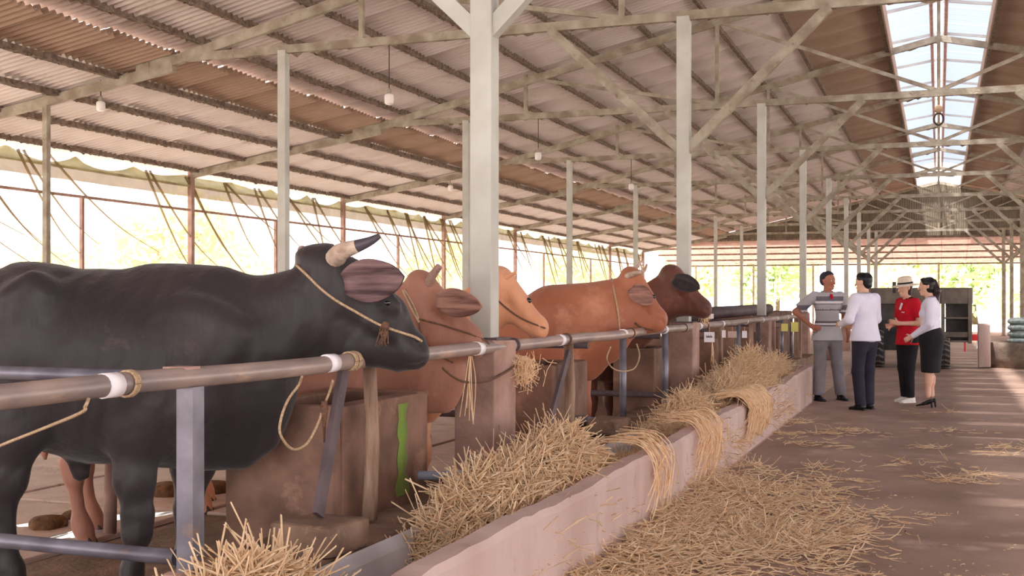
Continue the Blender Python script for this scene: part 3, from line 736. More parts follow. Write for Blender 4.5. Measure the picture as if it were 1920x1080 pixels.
def heap(lab, y0, y1, x0, x1, zb, ht, n, seed, Lm=.22, rad=.0026, lift=.45, spill=0, name='hay_heap', core=True):
    g_ = np.random.default_rng(seed); bumps = [(g_.uniform(.2, .8), g_.uniform(.15, .85), g_.uniform(.12, .3), g_.uniform(.5, 1)) for _ in range(6)]
    def hz(u, v):   # u across, v along, 0..1
        e = np.clip(1 - (2 * u - 1) ** 4, 0, 1) * np.clip(1 - (2 * v - 1) ** 4, 0, 1)
        s = .45 + sum(.3 * a * np.exp(-((u - cu) ** 2 * .6 + (v - cv) ** 2) / (2 * w_ * w_)) for cu, cv, w_, a in bumps)
        return ht * e ** .7 * s / HM[0]
    HM = [1.0]; uu, vv = np.meshgrid(np.linspace(0, 1, 30), np.linspace(0, 1, 30)); HM[0] = float(hz(uu, vv).max() / ht)
    t = empty(name, ((x0 + x1) / 2, (y0 + y1) / 2, zb), label=lab, cat='hay', group='heaps of straw at the trough', kind='stuff')
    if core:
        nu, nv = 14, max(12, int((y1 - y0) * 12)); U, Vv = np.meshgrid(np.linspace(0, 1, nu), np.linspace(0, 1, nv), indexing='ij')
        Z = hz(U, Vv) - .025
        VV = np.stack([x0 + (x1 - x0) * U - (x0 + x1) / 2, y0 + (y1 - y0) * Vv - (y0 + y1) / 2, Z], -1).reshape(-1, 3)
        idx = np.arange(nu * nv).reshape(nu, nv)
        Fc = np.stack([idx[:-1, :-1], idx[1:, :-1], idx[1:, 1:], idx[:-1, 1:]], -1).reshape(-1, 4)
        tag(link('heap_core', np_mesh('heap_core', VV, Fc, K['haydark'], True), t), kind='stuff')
    u = g_.uniform(0, 1, n); v = g_.uniform(0, 1, n)
    P = np.stack([x0 + (x1 - x0) * u - (x0 + x1) / 2, y0 + (y1 - y0) * v - (y0 + y1) / 2, hz(u, v) + g_.uniform(-.03, .02, n)], 1)
    e = .01; du = (hz(u + e, v) - hz(u - e, v)) / (2 * e * (x1 - x0)); dv = (hz(u, v + e) - hz(u, v - e)) / (2 * e * (y1 - y0))
    N_ = np.stack([-du, -dv, np.ones(n)], 1); N_ /= np.linalg.norm(N_, axis=1)[:, None]
    a = g_.uniform(0, 2 * math.pi, n); D = np.stack([np.cos(a), np.sin(a), np.zeros(n)], 1); D -= N_ * (D * N_).sum(1)[:, None]
    tag(straws('straw', P, N_, D, g_.uniform(.5, 1.5, n) * Lm, rad * g_.uniform(.6, 1.3, n), K['hay'], t, lift, seed=seed + 1), kind='stuff')
    return t
heap('pale straw heap in the trough at the bottom left corner of the picture', 2.5, 3.62, -2.25, -1.72, .1, .44, 3000, 11, .25, .0036, .34)
heap('big golden straw heap in the trough right of the algae streaked tank', 4.25, 6.5, -2.18, -1.64, .1, .53, 5600, 12, .24, .0034, .24)
heap('low dark straw layer lying in the empty stretch of the trough', 6.5, 7.8, -2.08, -1.68, .1, .2, 1100, 13, .2, .0036)
heap('straw heap in the trough beyond the second slanted brace', 7.7, 10.0, -2.14, -1.6, .1, .48, 2700, 14, .24, .0034, .3)
heap('tall straw heap in the trough at the far grey rail posts', 9.9, 13.6, -2.2, -1.6, .12, .64, 5000, 15, .26, .0038)
heap('farthest straw heap at the end of the trough', 13.4, 16.6, -2.2, -1.68, .12, .5, 3000, 16, .24, .004)
# straw hanging over the outer wall
def drape(lab, y0, y1, zlow, n, seed):
    g_ = np.random.default_rng(seed); t = empty('hay_drape', (-1.6, (y0 + y1) / 2, .45), label=lab, cat='hay', group='straw hanging over the trough wall', kind='stuff')
    q = MB()
    for _ in range(n):
        y = g_.uniform(-.5, .5) * (y1 - y0) * (.7 + .3 * g_.random()); dy = g_.normal(0, .15); zl = (zlow - .45) * g_.uniform(.3, 1); o_ = g_.uniform(.0, .05); m1 = g_.normal(0, .05); m2 = g_.normal(0, .06)
        pts = smooth_pts([(-.2 + g_.uniform(-.1, .1), y - dy, .03 + g_.uniform(0, .06)), (-.04, y - dy * .5, .04 + o_), (.035 + o_, y + m1, -.03), (.05 + o_, y + dy * .5 + m2, zl * .55), (.035 + o_ * .6, y + dy + m1, zl)], 3)
        q.tube(pts, .0034, 3, caps=False)
    tag(q.build('straw', K['hay'], t), kind='stuff')
drape('thin wisps of straw hanging down the near part of the trough wall', 6.55, 7.1, .02, 32, 21)
drape('straw wisps draped over the trough wall before the broad drape', 8.0, 8.9, .02, 60, 22)
drape('broad mat of straw draped over the trough wall down to the floor', 10.2, 11.5, .1, 520, 23)
# straw on the aisle floor
def litter(lab, pts, n, seed, zmax, rad=.0038, Lm=.17, name='hay_litter', spread=.16, lift=.12):
    g_ = np.random.default_rng(seed); pp = np.array([[p[0], p[1], p[2]] for p in pts])   # x, y, spread
    i = g_.choice(len(pp), n, p=[p[3] / sum(q[3] for q in pts) for p in pts])
    nc = max(8, n // 22); ci = g_.choice(len(pp), nc, p=[p[3] / sum(q[3] for q in pts) for p in pts]); cx_ = pp[ci, 0] + g_.normal(0, 1, nc) * pp[ci, 2] * .6; cy_ = pp[ci, 1] + g_.normal(0, 1, nc) * pp[ci, 2]; ca_ = g_.uniform(-.7, .7, nc); cr_ = g_.uniform(.05, .2, nc)
    i = g_.integers(0, nc, n); x = cx_[i] + g_.normal(0, 1, n) * cr_[i] * 1.2; y = cy_[i] + g_.normal(0, 1, n) * cr_[i]
    k = (x < -1.56) | ((x - 0) ** 2 + y ** 2 < 1); x[x < -1.56] = -1.56 + g_.random((x < -1.56).sum()) * .25
    dist = np.clip((x + 1.58), 0, None); z = .008 + g_.random(n) * zmax * np.exp(-dist / .3)
    P = np.stack([x, y, z], 1); a = ca_[i] + g_.normal(0, .7, n); D = np.stack([np.cos(a), np.sin(a), np.zeros(n)], 1); D /= np.linalg.norm(D, axis=1)[:, None]
    N_ = np.tile([0., 0, 1], (n, 1))
    o = straws(name, P, N_, D, g_.uniform(.4, 1.5, n) * Lm, rad * g_.uniform(.6, 1.2, n), K['hay'], None, lift, seed=seed + 1)
    v = np.zeros(len(o.data.vertices) * 3, dtype=np.float32); o.data.vertices.foreach_get('co', v); v = v.reshape(-1, 3); v[:, 2] = np.maximum(v[:, 2], .003); o.data.vertices.foreach_set('co', v.ravel()); o.data.update()
    return tag(o, lab, 'hay', 'straw littered on the aisle', 'stuff')
litter('thick straw spilled on the aisle floor along the foot of the trough wall', [(-1.4, 5.2, .35, 1), (-1.3, 5.9, .4, 1.6), (-1.25, 6.7, .45, 2), (-1.15, 7.4, .5, 2), (-1.35, 8.3, .4, 1.6), (-1.4, 4.6, .3, 1), (-.95, 6.6, .3, .6)], 4600, 31, .12)
litter('sparse scattered straws over the middle of the aisle floor', [(-.9, 5.6, .5, 1), (-.6, 6.8, .8, 1.4), (-.4, 8.5, 1.2, 1.4), (-.2, 5.2, .6, .4), (-1.1, 10.5, 1.2, 1), (.2, 7, 1, .3)], 520, 32, .02, Lm=.15, lift=.03)
litter('a few small straw wisps far down the aisle near the people', [(-1.0, 12.5, 1.2, 1), (-.3, 11, 1.2, 1)], 160, 33, .02, Lm=.14, lift=.03)
# chaff crumbs near the camera
litter('fine pale chaff crumbs on the aisle floor at the bottom right', [(-.5, 5, .9, 1), (.1, 6, 1.2, 1)], 900, 34, .004, rad=.0022, Lm=.02, lift=.02)
# tufts caught on the rail
for (px, ya, yb, n_, lab, w_) in ((978, 668, 730, 60, 'tangled wad of straw caught under the rail beneath the tan cow', .08), (882, 668, 795, 9, 'few long straws hanging from the white tape band below the horned cow', .03), (1335, 640, 690, 8, 'straws hanging from the white printed sign', .02), (1322, 588, 612, 26, 'straw hanging from the mouth of the dark red cow', .07)):
    c = at_x(px, ya, XR + .05); zb_ = at_x(px, yb, XR + .05).z - c.z; q = MB()
    for j in range(n_):
        x0, y0_ = random.gauss(0, w_ * .5), random.gauss(0, w_ * .7); f_ = random.uniform(.35, 1) if n_ > 20 else random.uniform(.7, 1)
        q.tube(smooth_pts([(x0 * .3, y0_ * .3, .0), (x0, y0_, zb_ * f_ * .4), (x0 * .8 + random.gauss(0, .015), y0_ * .8, zb_ * f_)], 3), .0025, 3, caps=False)
    if n_ > 30:
        for j in range(160):
            p = Vector((random.gauss(0, .045), random.gauss(0, .06), zb_ * .45 + random.gauss(0, .04))); d = Vector((random.gauss(0, 1), random.gauss(0, 1), random.gauss(0, 1))).normalized() * .05
            q.tube([p - d, p + Vector((random.gauss(0, .01),) * 3), p + d], .002, 3, caps=False)
    tag(q.build('straw_tuft', K['hay'], loc=c), lab, 'hay', None, 'stuff')
# things lying in the pens
def lump(px, py, r_, m_, lab, seed, name='dung_clump', cat='dung', fl=.5):
    p = at_z(px, py, .03); g_ = np.random.default_rng(seed); pr = [C((0, 0, r_ * fl * .5), (g_.uniform(-.5, .5) * r_, .01, r_ * fl * .5), r_ * .8)]
    pr = [C((g_.uniform(-.6, .6) * r_, g_.uniform(-.6, .6) * r_, r_ * .12), (g_.uniform(-.6, .6) * r_, g_.uniform(-.6, .6) * r_, r_ * fl * .6), (r_ * g_.uniform(.3, .5),) * 2) for _ in range(7)]
    o = body(name, pr, r_ * .09, m_, None, .03); o.location = (p.x, p.y, .03); return tag(o, lab, cat, 'clumps on the pen floor')
lump(85, 992, .10, K['dung'], 'round brown dung clump on the wet pen floor at the left', 1)
lump(140, 975, .07, K['dung'], 'small dark dung clump beside the orange cow leg', 2)
lump(308, 930, .12, K['dung'], 'clump of old fodder behind the near foreleg of the black bull', 3)
lump(400, 925, .11, K['dung'], 'clump of old fodder left of the algae streaked tank', 4)
lump(795, 822, .06, K['haydark'], 'small fodder clump in the gap right of the algae streaked tank', 5)
for (x0, y0_, x1, y1_, lab) in ((30, 985, 340, 962, 'wet shiny puddle strip on the pen floor'), (100, 1003, 190, 1000, 'small milky puddle beside the dung clump')):
    A = at_z(x0, y0_, .04); B = at_z(x1, y1_, .04); q = MB(); n_ = 14; L1 = []; L2 = []
    for i in range(n_ + 1):
        p = A.lerp(B, i / n_); w_ = .16 * math.sin(math.pi * i / n_) ** .5 * random.uniform(.6, 1.1)
        L1.append((p.x, p.y - w_, .040)); L2.append((p.x, p.y + w_, .040))
    q.quadstrip([[a, (b_[0], b_[1], .042), ] for a, b_ in zip(L1, L2)], closed=False)
    tag(q.build('puddle', K['water']), lab, 'puddle')

# ------------------------------------------------------------ cattle
class Frame:
    def __init__(s, X, Y, phi):
        s.o = Vector((X, Y, 0)); s.phi = phi; s.d = Vector((math.cos(phi), math.sin(phi), 0)); s.l = Vector((-math.sin(phi), math.cos(phi), 0))
    def q(s, px, py, y=0):
        r_ = ray(px, py); n = s.l; t = ((s.o + s.l * y - ORG).dot(n)) / r_.dot(n); p = ORG + r_ * t - s.o
        return Vector((p.dot(s.d), p.dot(s.l), p.z)), F / t
    def world(s, v): return s.o + s.d * v[0] + s.l * v[1] + Vector((0, 0, v[2]))
    def local(s, p): p = Vector(p) - s.o; return Vector((p.dot(s.d), p.dot(s.l), p.z))
    def c(s, A, B, **kw):   # A = (px, py, r in px, lateral radius in m [, y])
        a, sa = s.q(A[0], A[1], A[4] if len(A) > 4 else 0); b, sb = s.q(B[0], B[1], B[4] if len(B) > 4 else 0)
        return C(a, b, (A[3], A[2] / sa), (B[3], B[2] / sb), **kw)
def coat(name, c1, c2, c3=None, s3=1.5, rough=.55, t3=.56, spec=.35):
    m = mat(name, c1, c2, scale=1.8, rough=rough, c3=c3, s3=s3, t3=t3, spec=spec, sheen=.15)
    nt = m.node_tree; N = nt.nodes; L = nt.links
    tc = N.new('ShaderNodeTexCoord'); mp = N.new('ShaderNodeMapping'); mp.inputs['Scale'].default_value = (60, 60, 14)
    n1 = N.new('ShaderNodeTexNoise'); n1.inputs['Scale'].default_value = 1; n1.inputs['Detail'].default_value = 3
    n2 = N.new('ShaderNodeTexNoise'); n2.inputs['Scale'].default_value = 5; n2.inputs['Detail'].default_value = 4
    L.new(tc.outputs['Object'], mp.inputs[0]); L.new(mp.outputs[0], n1.inputs['Vector']); L.new(tc.outputs['Object'], n2.inputs['Vector'])
    wv = N.new('ShaderNodeTexWave'); wv.wave_type = 'BANDS'; wv.bands_direction = 'X'; wv.inputs['Scale'].default_value = 3.2; wv.inputs['Distortion'].default_value = 7; wv.inputs['Detail'].default_value = 3; wv.inputs['Detail Scale'].default_value = 1.2
    mw = N.new('ShaderNodeMapping'); mw.inputs['Rotation'].default_value = (0, math.radians(-18), 0); L.new(tc.outputs['Object'], mw.inputs[0]); L.new(mw.outputs[0], wv.inputs['Vector'])
    a0 = N.new('ShaderNodeMath'); a0.operation = 'MULTIPLY_ADD'; a0.inputs[1].default_value = .2; L.new(wv.outputs['Fac'], a0.inputs[0]); L.new(n2.outputs[0], a0.inputs[2])
    ad = N.new('ShaderNodeMath'); ad.operation = 'MULTIPLY_ADD'; ad.inputs[1].default_value = .15
    L.new(n1.outputs[0], ad.inputs[0]); L.new(a0.outputs[0], ad.inputs[2])
    bp = N.new('ShaderNodeBump'); bp.inputs['Strength'].default_value = .5; bp.inputs['Distance'].default_value = .03
    L.new(ad.outputs[0], bp.inputs['Height']); L.new(bp.outputs[0], N['Principled BSDF'].inputs['Normal'])
    return m
K['hoof'] = mat('dark hoof', S(70, 58, 52), S(50, 42, 38), scale=20, rough=.6)
K['hornpale'] = mat('pale peeling horn', S(214, 194, 176), S(168, 140, 122), scale=16, rough=.6, bump=.5, c3=S(120, 100, 88), s3=24, t3=.6)
K['horndark'] = mat('dark horn tip', S(84, 78, 86), S(64, 56, 62), scale=12, rough=.35)
K['eye'] = mat('dark wet eye', S(22, 14, 12), rough=.08, spec=.8)
K['nostril'] = mat('dark nostril', S(60, 34, 32), rough=.5)
def legs(xs, xh, m_spots=None, fy=.17, hy=.17, k=1.0, far_f=0, far_h=0):
    P = []; H = []
    for s, dx in ((-1, 0), (1, far_f)):
        x = xs + dx; y = s * fy
        P += [C((x - .02, y * .8, .95 * k), (x, y, .72 * k), (.09, .14), (.075, .10)), C((x, y, .72 * k), (x + .01, y, .44 * k), (.06, .075), (.045, .05)),
              C((x + .01, y, .42 * k), (x + .01, y, .36 * k), (.05, .056)), C((x + .01, y, .36 * k), (x + .015, y, .15 * k), (.032, .034), (.030, .032)), C((x + .02, y, .14 * k), (x + .03, y, .1 * k), .042, .04),
              C((x + .03, y, .1), (x + .05, y, .04), .04, .045)]
        H.append((x + .05, y))
    for s, dx in ((-1, 0), (1, far_h)):
        x = xh + dx; y = s * hy
        P += [C((x + .1, y * .8, 1.0 * k), (x + .05, y, .72 * k), (.11, .2), (.09, .15)), C((x + .05, y, .72 * k), (x - .08, y, .5 * k), (.07, .11), (.045, .06)),
              C((x - .09, y, .5 * k), (x - .07, y, .42 * k), (.045, .055)), C((x - .07, y, .42 * k), (x - .03, y, .15 * k), (.034, .04), (.032, .036)), C((x - .03, y, .14), (x - .01, y, .1), .044, .042),
              C((x - .01, y, .1), (x + .01, y, .04), .04, .046)]
        H.append((x + .01, y))
    return P, H
def hooves(H, root):
    for x, y in H:
        for e in (-.022, .022):
            q = MB(); q.quadstrip([[(x - .045, y + e - .02, 0), (x + .06, y + e - .016, 0), (x + .06, y + e + .016, 0), (x - .045, y + e + .02, 0)],
                                   [(x - .035, y + e - .019, .075), (x + .02, y + e - .016, .085), (x + .02, y + e + .016, .085), (x - .035, y + e + .019, .075)]])
            q.build('hoof', K['hoof'], root, bevel=.008)
def ear(root, base, tip, width, m_out, m_in, facing=(0, -1, 0), droop=.0, open_=.5):
    base, tip = Vector(base), Vector(tip); d = tip - base; L_ = d.length; d.normalize(); f = Vector(facing); f = (f - d * f.dot(d)).normalized(); sd_ = d.cross(f)
    rings = []; ringsi = []; n = 14; m = 10
    for i in range(n + 1):
        u = i / n; w_ = width * (.32 + .68 * math.sin(math.pi * min(1, u * .95 + .03) ** .8)) * (1 if u < .8 else max(.04, (1 - ((u - .8) / .2) ** 2) ** .5)) * .5
        row = []; row2 = []
        for j in range(m + 1):
            v = -1 + 2 * j / m; cup = open_ * w_ * (1 - v * v) * (1.3 - u)
            p = base + d * (L_ * u) + sd_ * (w_ * v) - f * cup + Vector((0, 0, -droop * u * u))
            rib = .007 * math.cos(v * 10) * math.sin(math.pi * u)
            row.append(p + f * (.002 + rib)); row2.append(p - f * .008)
        rings.append(row + row2[::-1])
    q = MB(); b0 = len(q.v); q.quadstrip(rings)
    for k in range(len(q.f)):
        j = k % (2 * (m + 1)); q.m[k] = 1 if j < m and k < n * 2 * (m + 1) else 0
    return q.build('ear', [m_out, m_in], root, True)
def horn(root, pts, r0, r1, m_, tipm=None, cut=.6, name='horn'):
    P = smooth_pts(pts, 6); n = len(P); R = [r0 + (r1 - r0) * (i / (n - 1)) ** 1.1 for i in range(n)]
    k = int(n * cut) if tipm else n
    q = MB(); q.tube(P[:k + 1] if tipm else P, R[:k + 1] if tipm else R, 14); o = q.build(name, m_, root, True)
    if tipm:
        q = MB(); q.tube(P[k - 1:], [x * .97 for x in R[k - 1:]], 14); q.build('horn_tip', tipm, o, True)
    return o
def bvh_of(o):
    me = o.data; V = [v.co.copy() for v in me.vertices]; return BVHTree.FromPolygons(V, [tuple(p.vertices) for p in me.polygons])
def hit(fr, bvh, px, py, out=.004):
    o_ = fr.local(ORG); e = fr.local(ORG + ray(px, py)) - o_; e.normalize()
    h, nrm, i, dist = bvh.ray_cast(o_, e)
    if h is None: return None
    if nrm.dot(e) > 0: nrm = -nrm
    return h + nrm * out
def halter(root, fr, bvh, pix, m_, rad=.0055, name='halter', fallback=0):
    P = []
    for px, py in pix:
        h = hit(fr, bvh, px, py, rad * .8)
        if h is None: h = fr.q(px, py, P[-1].y if P else fallback)[0]
        P.append(h)
    q = MB(); q.tube(smooth_pts(P, 5), rad, 6); return q.build(name, m_, root, True)
def headprims(poll, muz, k=1.0, yaw_l=Vector((0, 1, 0)), dn=None, jaw=1.0):
    e = (muz - poll); L_ = e.length; e = e / L_; dn = Vector((e.z, 0, -e.x)); dn = dn if dn.z < 0 else -dn; s = L_ / .52 * k
    f = lambda t, d, y=0: poll + e * (t * L_) + dn * (d * s) + Vector((0, y * s, 0))
    ang = dict(side=(0, 1, 0))
    P = [C(f(.04, .045), f(.45, .075), (.10 * s, .085 * s), (.088 * s, .088 * s), **ang), C(f(.4, .07), f(.93, .07), (.082 * s, .075 * s), (.058 * s, .06 * s), **ang),
         C(f(.12, .15), f(.42, .165), (.062 * s, .075 * s), (.058 * s, .055 * s), **ang), C(f(.4, .16), f(.9, .115), (.05 * s, .045 * s), (.042 * s, .036 * s), **ang),
         C(f(.9, .07), f(.97, .085), (.068 * s, .058 * s), (.058 * s, .052 * s), **ang),
         C(f(-.02, .03), f(.04, .02), (.07 * s, .045 * s), **ang)]
    for y in (-.082, .082): P.append(C(f(.3, .03, y), f(.42, .04, y), .03 * s, .026 * s, k=.03)); P.append(C(f(.95, .05, y * .55), f(.98, .055, y * .5), .022 * s, k=.02))
    for y in (-.06, .06): P.append(C(f(.985, .055, y), f(1.02, .06, y * .8), .014 * s, cut=True, k=.012)); P.append(C(f(.4, .105, y * 1.45), f(.8, .105, y * 1.1), .008 * s, cut=True, k=.03))
    P.append(C(f(.86, .135, -.06), f(1.0, .135, -.03), .007 * s, cut=True, k=.012)); P.append(C(f(.86, .135, .06), f(1.0, .135, .03), .007 * s, cut=True, k=.012))
    return P, f, s
def eye_at(root, p, r_, name='eye'):
    q = MB(); q.lathe([(.001, -r_)] + [(r_ * math.sin(a), -r_ * math.cos(a)) for a in [math.pi * i / 8 for i in range(1, 8)]] + [(.001, r_)], p, 12); return q.build(name, K['eye'], root, True)

# ---- the black bull
fr = Frame(-2.27, 4.41, math.radians(22.5))
K['black'] = coat('black bull coat', S(52, 43, 45), S(38, 31, 34), c3=S(84, 68, 58), s3=2.2, rough=.5, t3=.63, spec=.32)
bull = empty('bull', (fr.o.x, fr.o.y, 0), fr.phi, 'large black bull with one long pale horn, its head resting over the rail', 'bull')
c = fr.c
NR = -.2; FRR = .2
P = [c((60, 665, 165, .27), (330, 690, 176, .30)), c((200, 690, 176, .33), (300, 700, 168, .32)),
     c((330, 690, 178, .29), (440, 690, 165, .20)), c((60, 640, 142, .27), (-90, 640, 120, .22)),
     c((50, 512, 12, .10), (110, 530, 24, .12)), c((60, 528, 20, .05, -.2), (20, 560, 22, .05, -.22), k=.06),
     c((290, 545, 46, .12), (410, 540, 40, .11), k=.08),
     c((425, 638, 112, .17), (580, 585, 78, .115), k=.07), c((480, 582, 44, .10), (600, 530, 38, .09)),
     c((420, 790, 85, .06), (498, 790, 50, .035), k=.07), c((430, 740, 80, .07), (520, 690, 30, .04), k=.05), c((485, 740, 60, .03), (500, 715, 30, .028), k=.04), c((450, 850, 30, .04), (490, 820, 26, .03), k=.05),
     c((380, 800, 80, .14), (440, 800, 70, .08)),
     # shoulder and near foreleg
     c((385, 610, 80, .06, -.20), (335, 760, 55, .07, -.22), k=.07), c((335, 740, 60, .07, -.2), (255, 810, 46, .075, -.2), k=.06),
     c((255, 800, 50, .075, -.2), (252, 900, 36, .055, -.2)), c((252, 900, 34, .055, -.2), (258, 960, 29, .045, -.2)), c((258, 965, 32, .05, -.2), (257, 1000, 30, .048, -.2), k=.02),
     c((256, 1000, 22, .036, -.2), (249, 1085, 16, .032, -.2), k=.03), c((249, 1092, 18, .036, -.2), (249, 1120, 20, .04, -.2), k=.02), c((249, 1120, 20, .04, -.2), (256, 1150, 22, .045, -.2), k=.02),
     # far foreleg
     c((365, 790, 60, .08, .18), (362, 870, 42, .06, .18)), c((362, 870, 36, .055, .18), (352, 950, 26, .045, .18)), c((352, 955, 27, .046, .18), (352, 985, 25, .044, .18), k=.02),
     c((352, 985, 19, .034, .18), (348, 1045, 15, .03, .18), k=.02), c((348, 1050, 17, .04, .18), (352, 1075, 19, .042, .18), k=.02),
     # near hind leg
     c((40, 700, 110, .11, -.17), (20, 800, 72, .10, -.2)), c((15, 790, 70, .09, -.2), (5, 900, 44, .06, -.2)), c((5, 900, 38, .055, -.2), (-5, 960, 30, .045, -.2)),
     c((-2, 960, 30, .045, -.2), (18, 1060, 19, .034, -.2), k=.03), c((18, 1060, 19, .035, -.2), (28, 1110, 18, .035, -.2), k=.02), c((28, 1115, 20, .04, -.2), (38, 1150, 22, .044, -.2), k=.02),
     # far hind leg
     c((40, 720, 90, .10, .18), (0, 840, 60, .09, .18)), c((0, 840, 56, .07, .18), (-30, 930, 34, .05, .18)), c((-30, 930, 30, .045, .18), (-20, 1030, 18, .034, .18), k=.03), c((-20, 1035, 19, .04, .18), (-12, 1070, 20, .042, .18), k=.02),
     # flank folds, sheath, rib hints
     c((80, 790, 50, .16), (190, 810, 48, .16)), c((140, 840, 22, .05), (152, 888, 17, .03), k=.03),
     c((88, 552, 20, .05, -.22), (5, 740, 44, .06, -.22), k=.09),
     # head
     c((612, 520, 50, .10), (660, 545, 56, .095)), c((650, 560, 62, .095), (715, 605, 58, .082)), c((700, 595, 48, .08), (765, 655, 38, .066)),
     c((768, 655, 34, .072), (776, 664, 30, .068), k=.02), c((610, 605, 60, .07), (690, 640, 42, .055)), c((680, 645, 36, .052), (745, 678, 20, .042), k=.03),
     c((690, 655, 26, .05), (640, 655, 26, .05)), c((575, 480, 16, .06), (612, 476, 20, .07), k=.03), c((596, 492, 24, .09), (640, 508, 22, .085)),
     c((718, 558, 22, .035, -.075), (735, 575, 18, .03, -.075), k=.03), c((785, 640, 11, .012, -.05), (792, 648, 8, .012, -.045), cut=True, k=.012),
     c((752, 690, 4, .012, -.06), (792, 682, 4, .012, -.03), cut=True, k=.01), c((640, 600, 6, .008, -.1), (735, 650, 5, .008, -.075), cut=True, k=.03)]
bb = body('body', P, .0145, K['black'], bull, k=.055)
bv = bvh_of(bb)
p1, _ = fr.q(250, 1150, -.2); HH = [(p1.x, -.2)]
for (px, y_) in ((352, .18), (32, -.2), (-14, .18)): pp, _ = fr.q(px, 1100, y_); HH.append((pp.x, y_))
# cannon bones reach the ground
extra = [C((x - .01, y_, .26), (x - .01, y_, .12), .034, .034) for x, y_ in HH] + [C((x - .01, y_, .13), (x + .0, y_, .05), .042, .046) for x, y_ in HH]
bpy.data.objects.remove(bb); bb = body('body', P + extra, .0145, K['black'], bull, k=.055); bv = bvh_of(bb)
hooves(HH, bull)
K['earin'] = mat('brown inner ear', S(142, 112, 112), S(66, 48, 50), scale=3, rough=.8, stretch=(1, 1, 11))
e0 = fr.q(642, 532, -.135)[0]; e1 = fr.q(757, 519, -.30)[0]
ear(bull, e0, e1, .178, K['black'], K['earin'], facing=(.25, -1, -.1), open_=.28)
ear(bull, fr.q(600, 515, .1)[0], fr.q(560, 505, .3)[0], .16, K['black'], K['earin'], facing=(-.2, -1, 0), open_=.4)
horn(bull, [fr.q(628, 486, -.07)[0], fr.q(640, 472, -.13)[0], fr.q(665, 463, -.16)[0], fr.q(692, 453, -.17)[0], fr.q(712, 442, -.17)[0]], .044, .011, K['hornpale'], K['horndark'], .55)
horn(bull, [fr.q(592, 488, .06)[0], fr.q(582, 478, .12)[0], fr.q(570, 474, .17)[0], fr.q(566, 468, .2)[0]], .03, .02, K['pillar'])
eye_at(bull, hit(fr, bv, 727, 568, -.012) or fr.q(727, 570, -.1)[0], .017)
halter(bull, fr, bv, [(557, 497), (575, 515), (600, 540), (630, 563), (665, 583), (700, 603), (722, 613), (750, 623), (775, 632), (790, 640)], K['rope'], .006)
kp = hit(fr, bv, 722, 612, .01) or fr.q(722, 612, -.1)[0]
q = MB(); q.lathe([(.004, -.02), (.016, -.014), (.018, .004), (.012, .018), (.004, .022)], kp, 10)
for j in range(9):
    a = Vector((random.gauss(0, .01), -.01, 0)); q.tube([kp + a, kp + a + Vector((random.gauss(0, .01), -.012, -.03)), kp + a * 1.5 + Vector((random.gauss(0, .012), -.01, -.06 - random.random() * .03))], .003, 4)
q.build('halter_knot', K['ropedark'], bull, True)
pt = fr.q(-90, 560, 0)[0]
q = MB(); q.tube(smooth_pts([pt, pt + Vector((-.1, 0, -.1)), pt + Vector((-.14, -.03, -.5)), pt + Vector((-.12, -.03, -.8))], 5), [.03, .026, .022, .02, .018, .017, .016, .015, .014, .014, .016, .022, .026, .026, .02, .01], 8); q.build('tail', K['black'], bull, True)

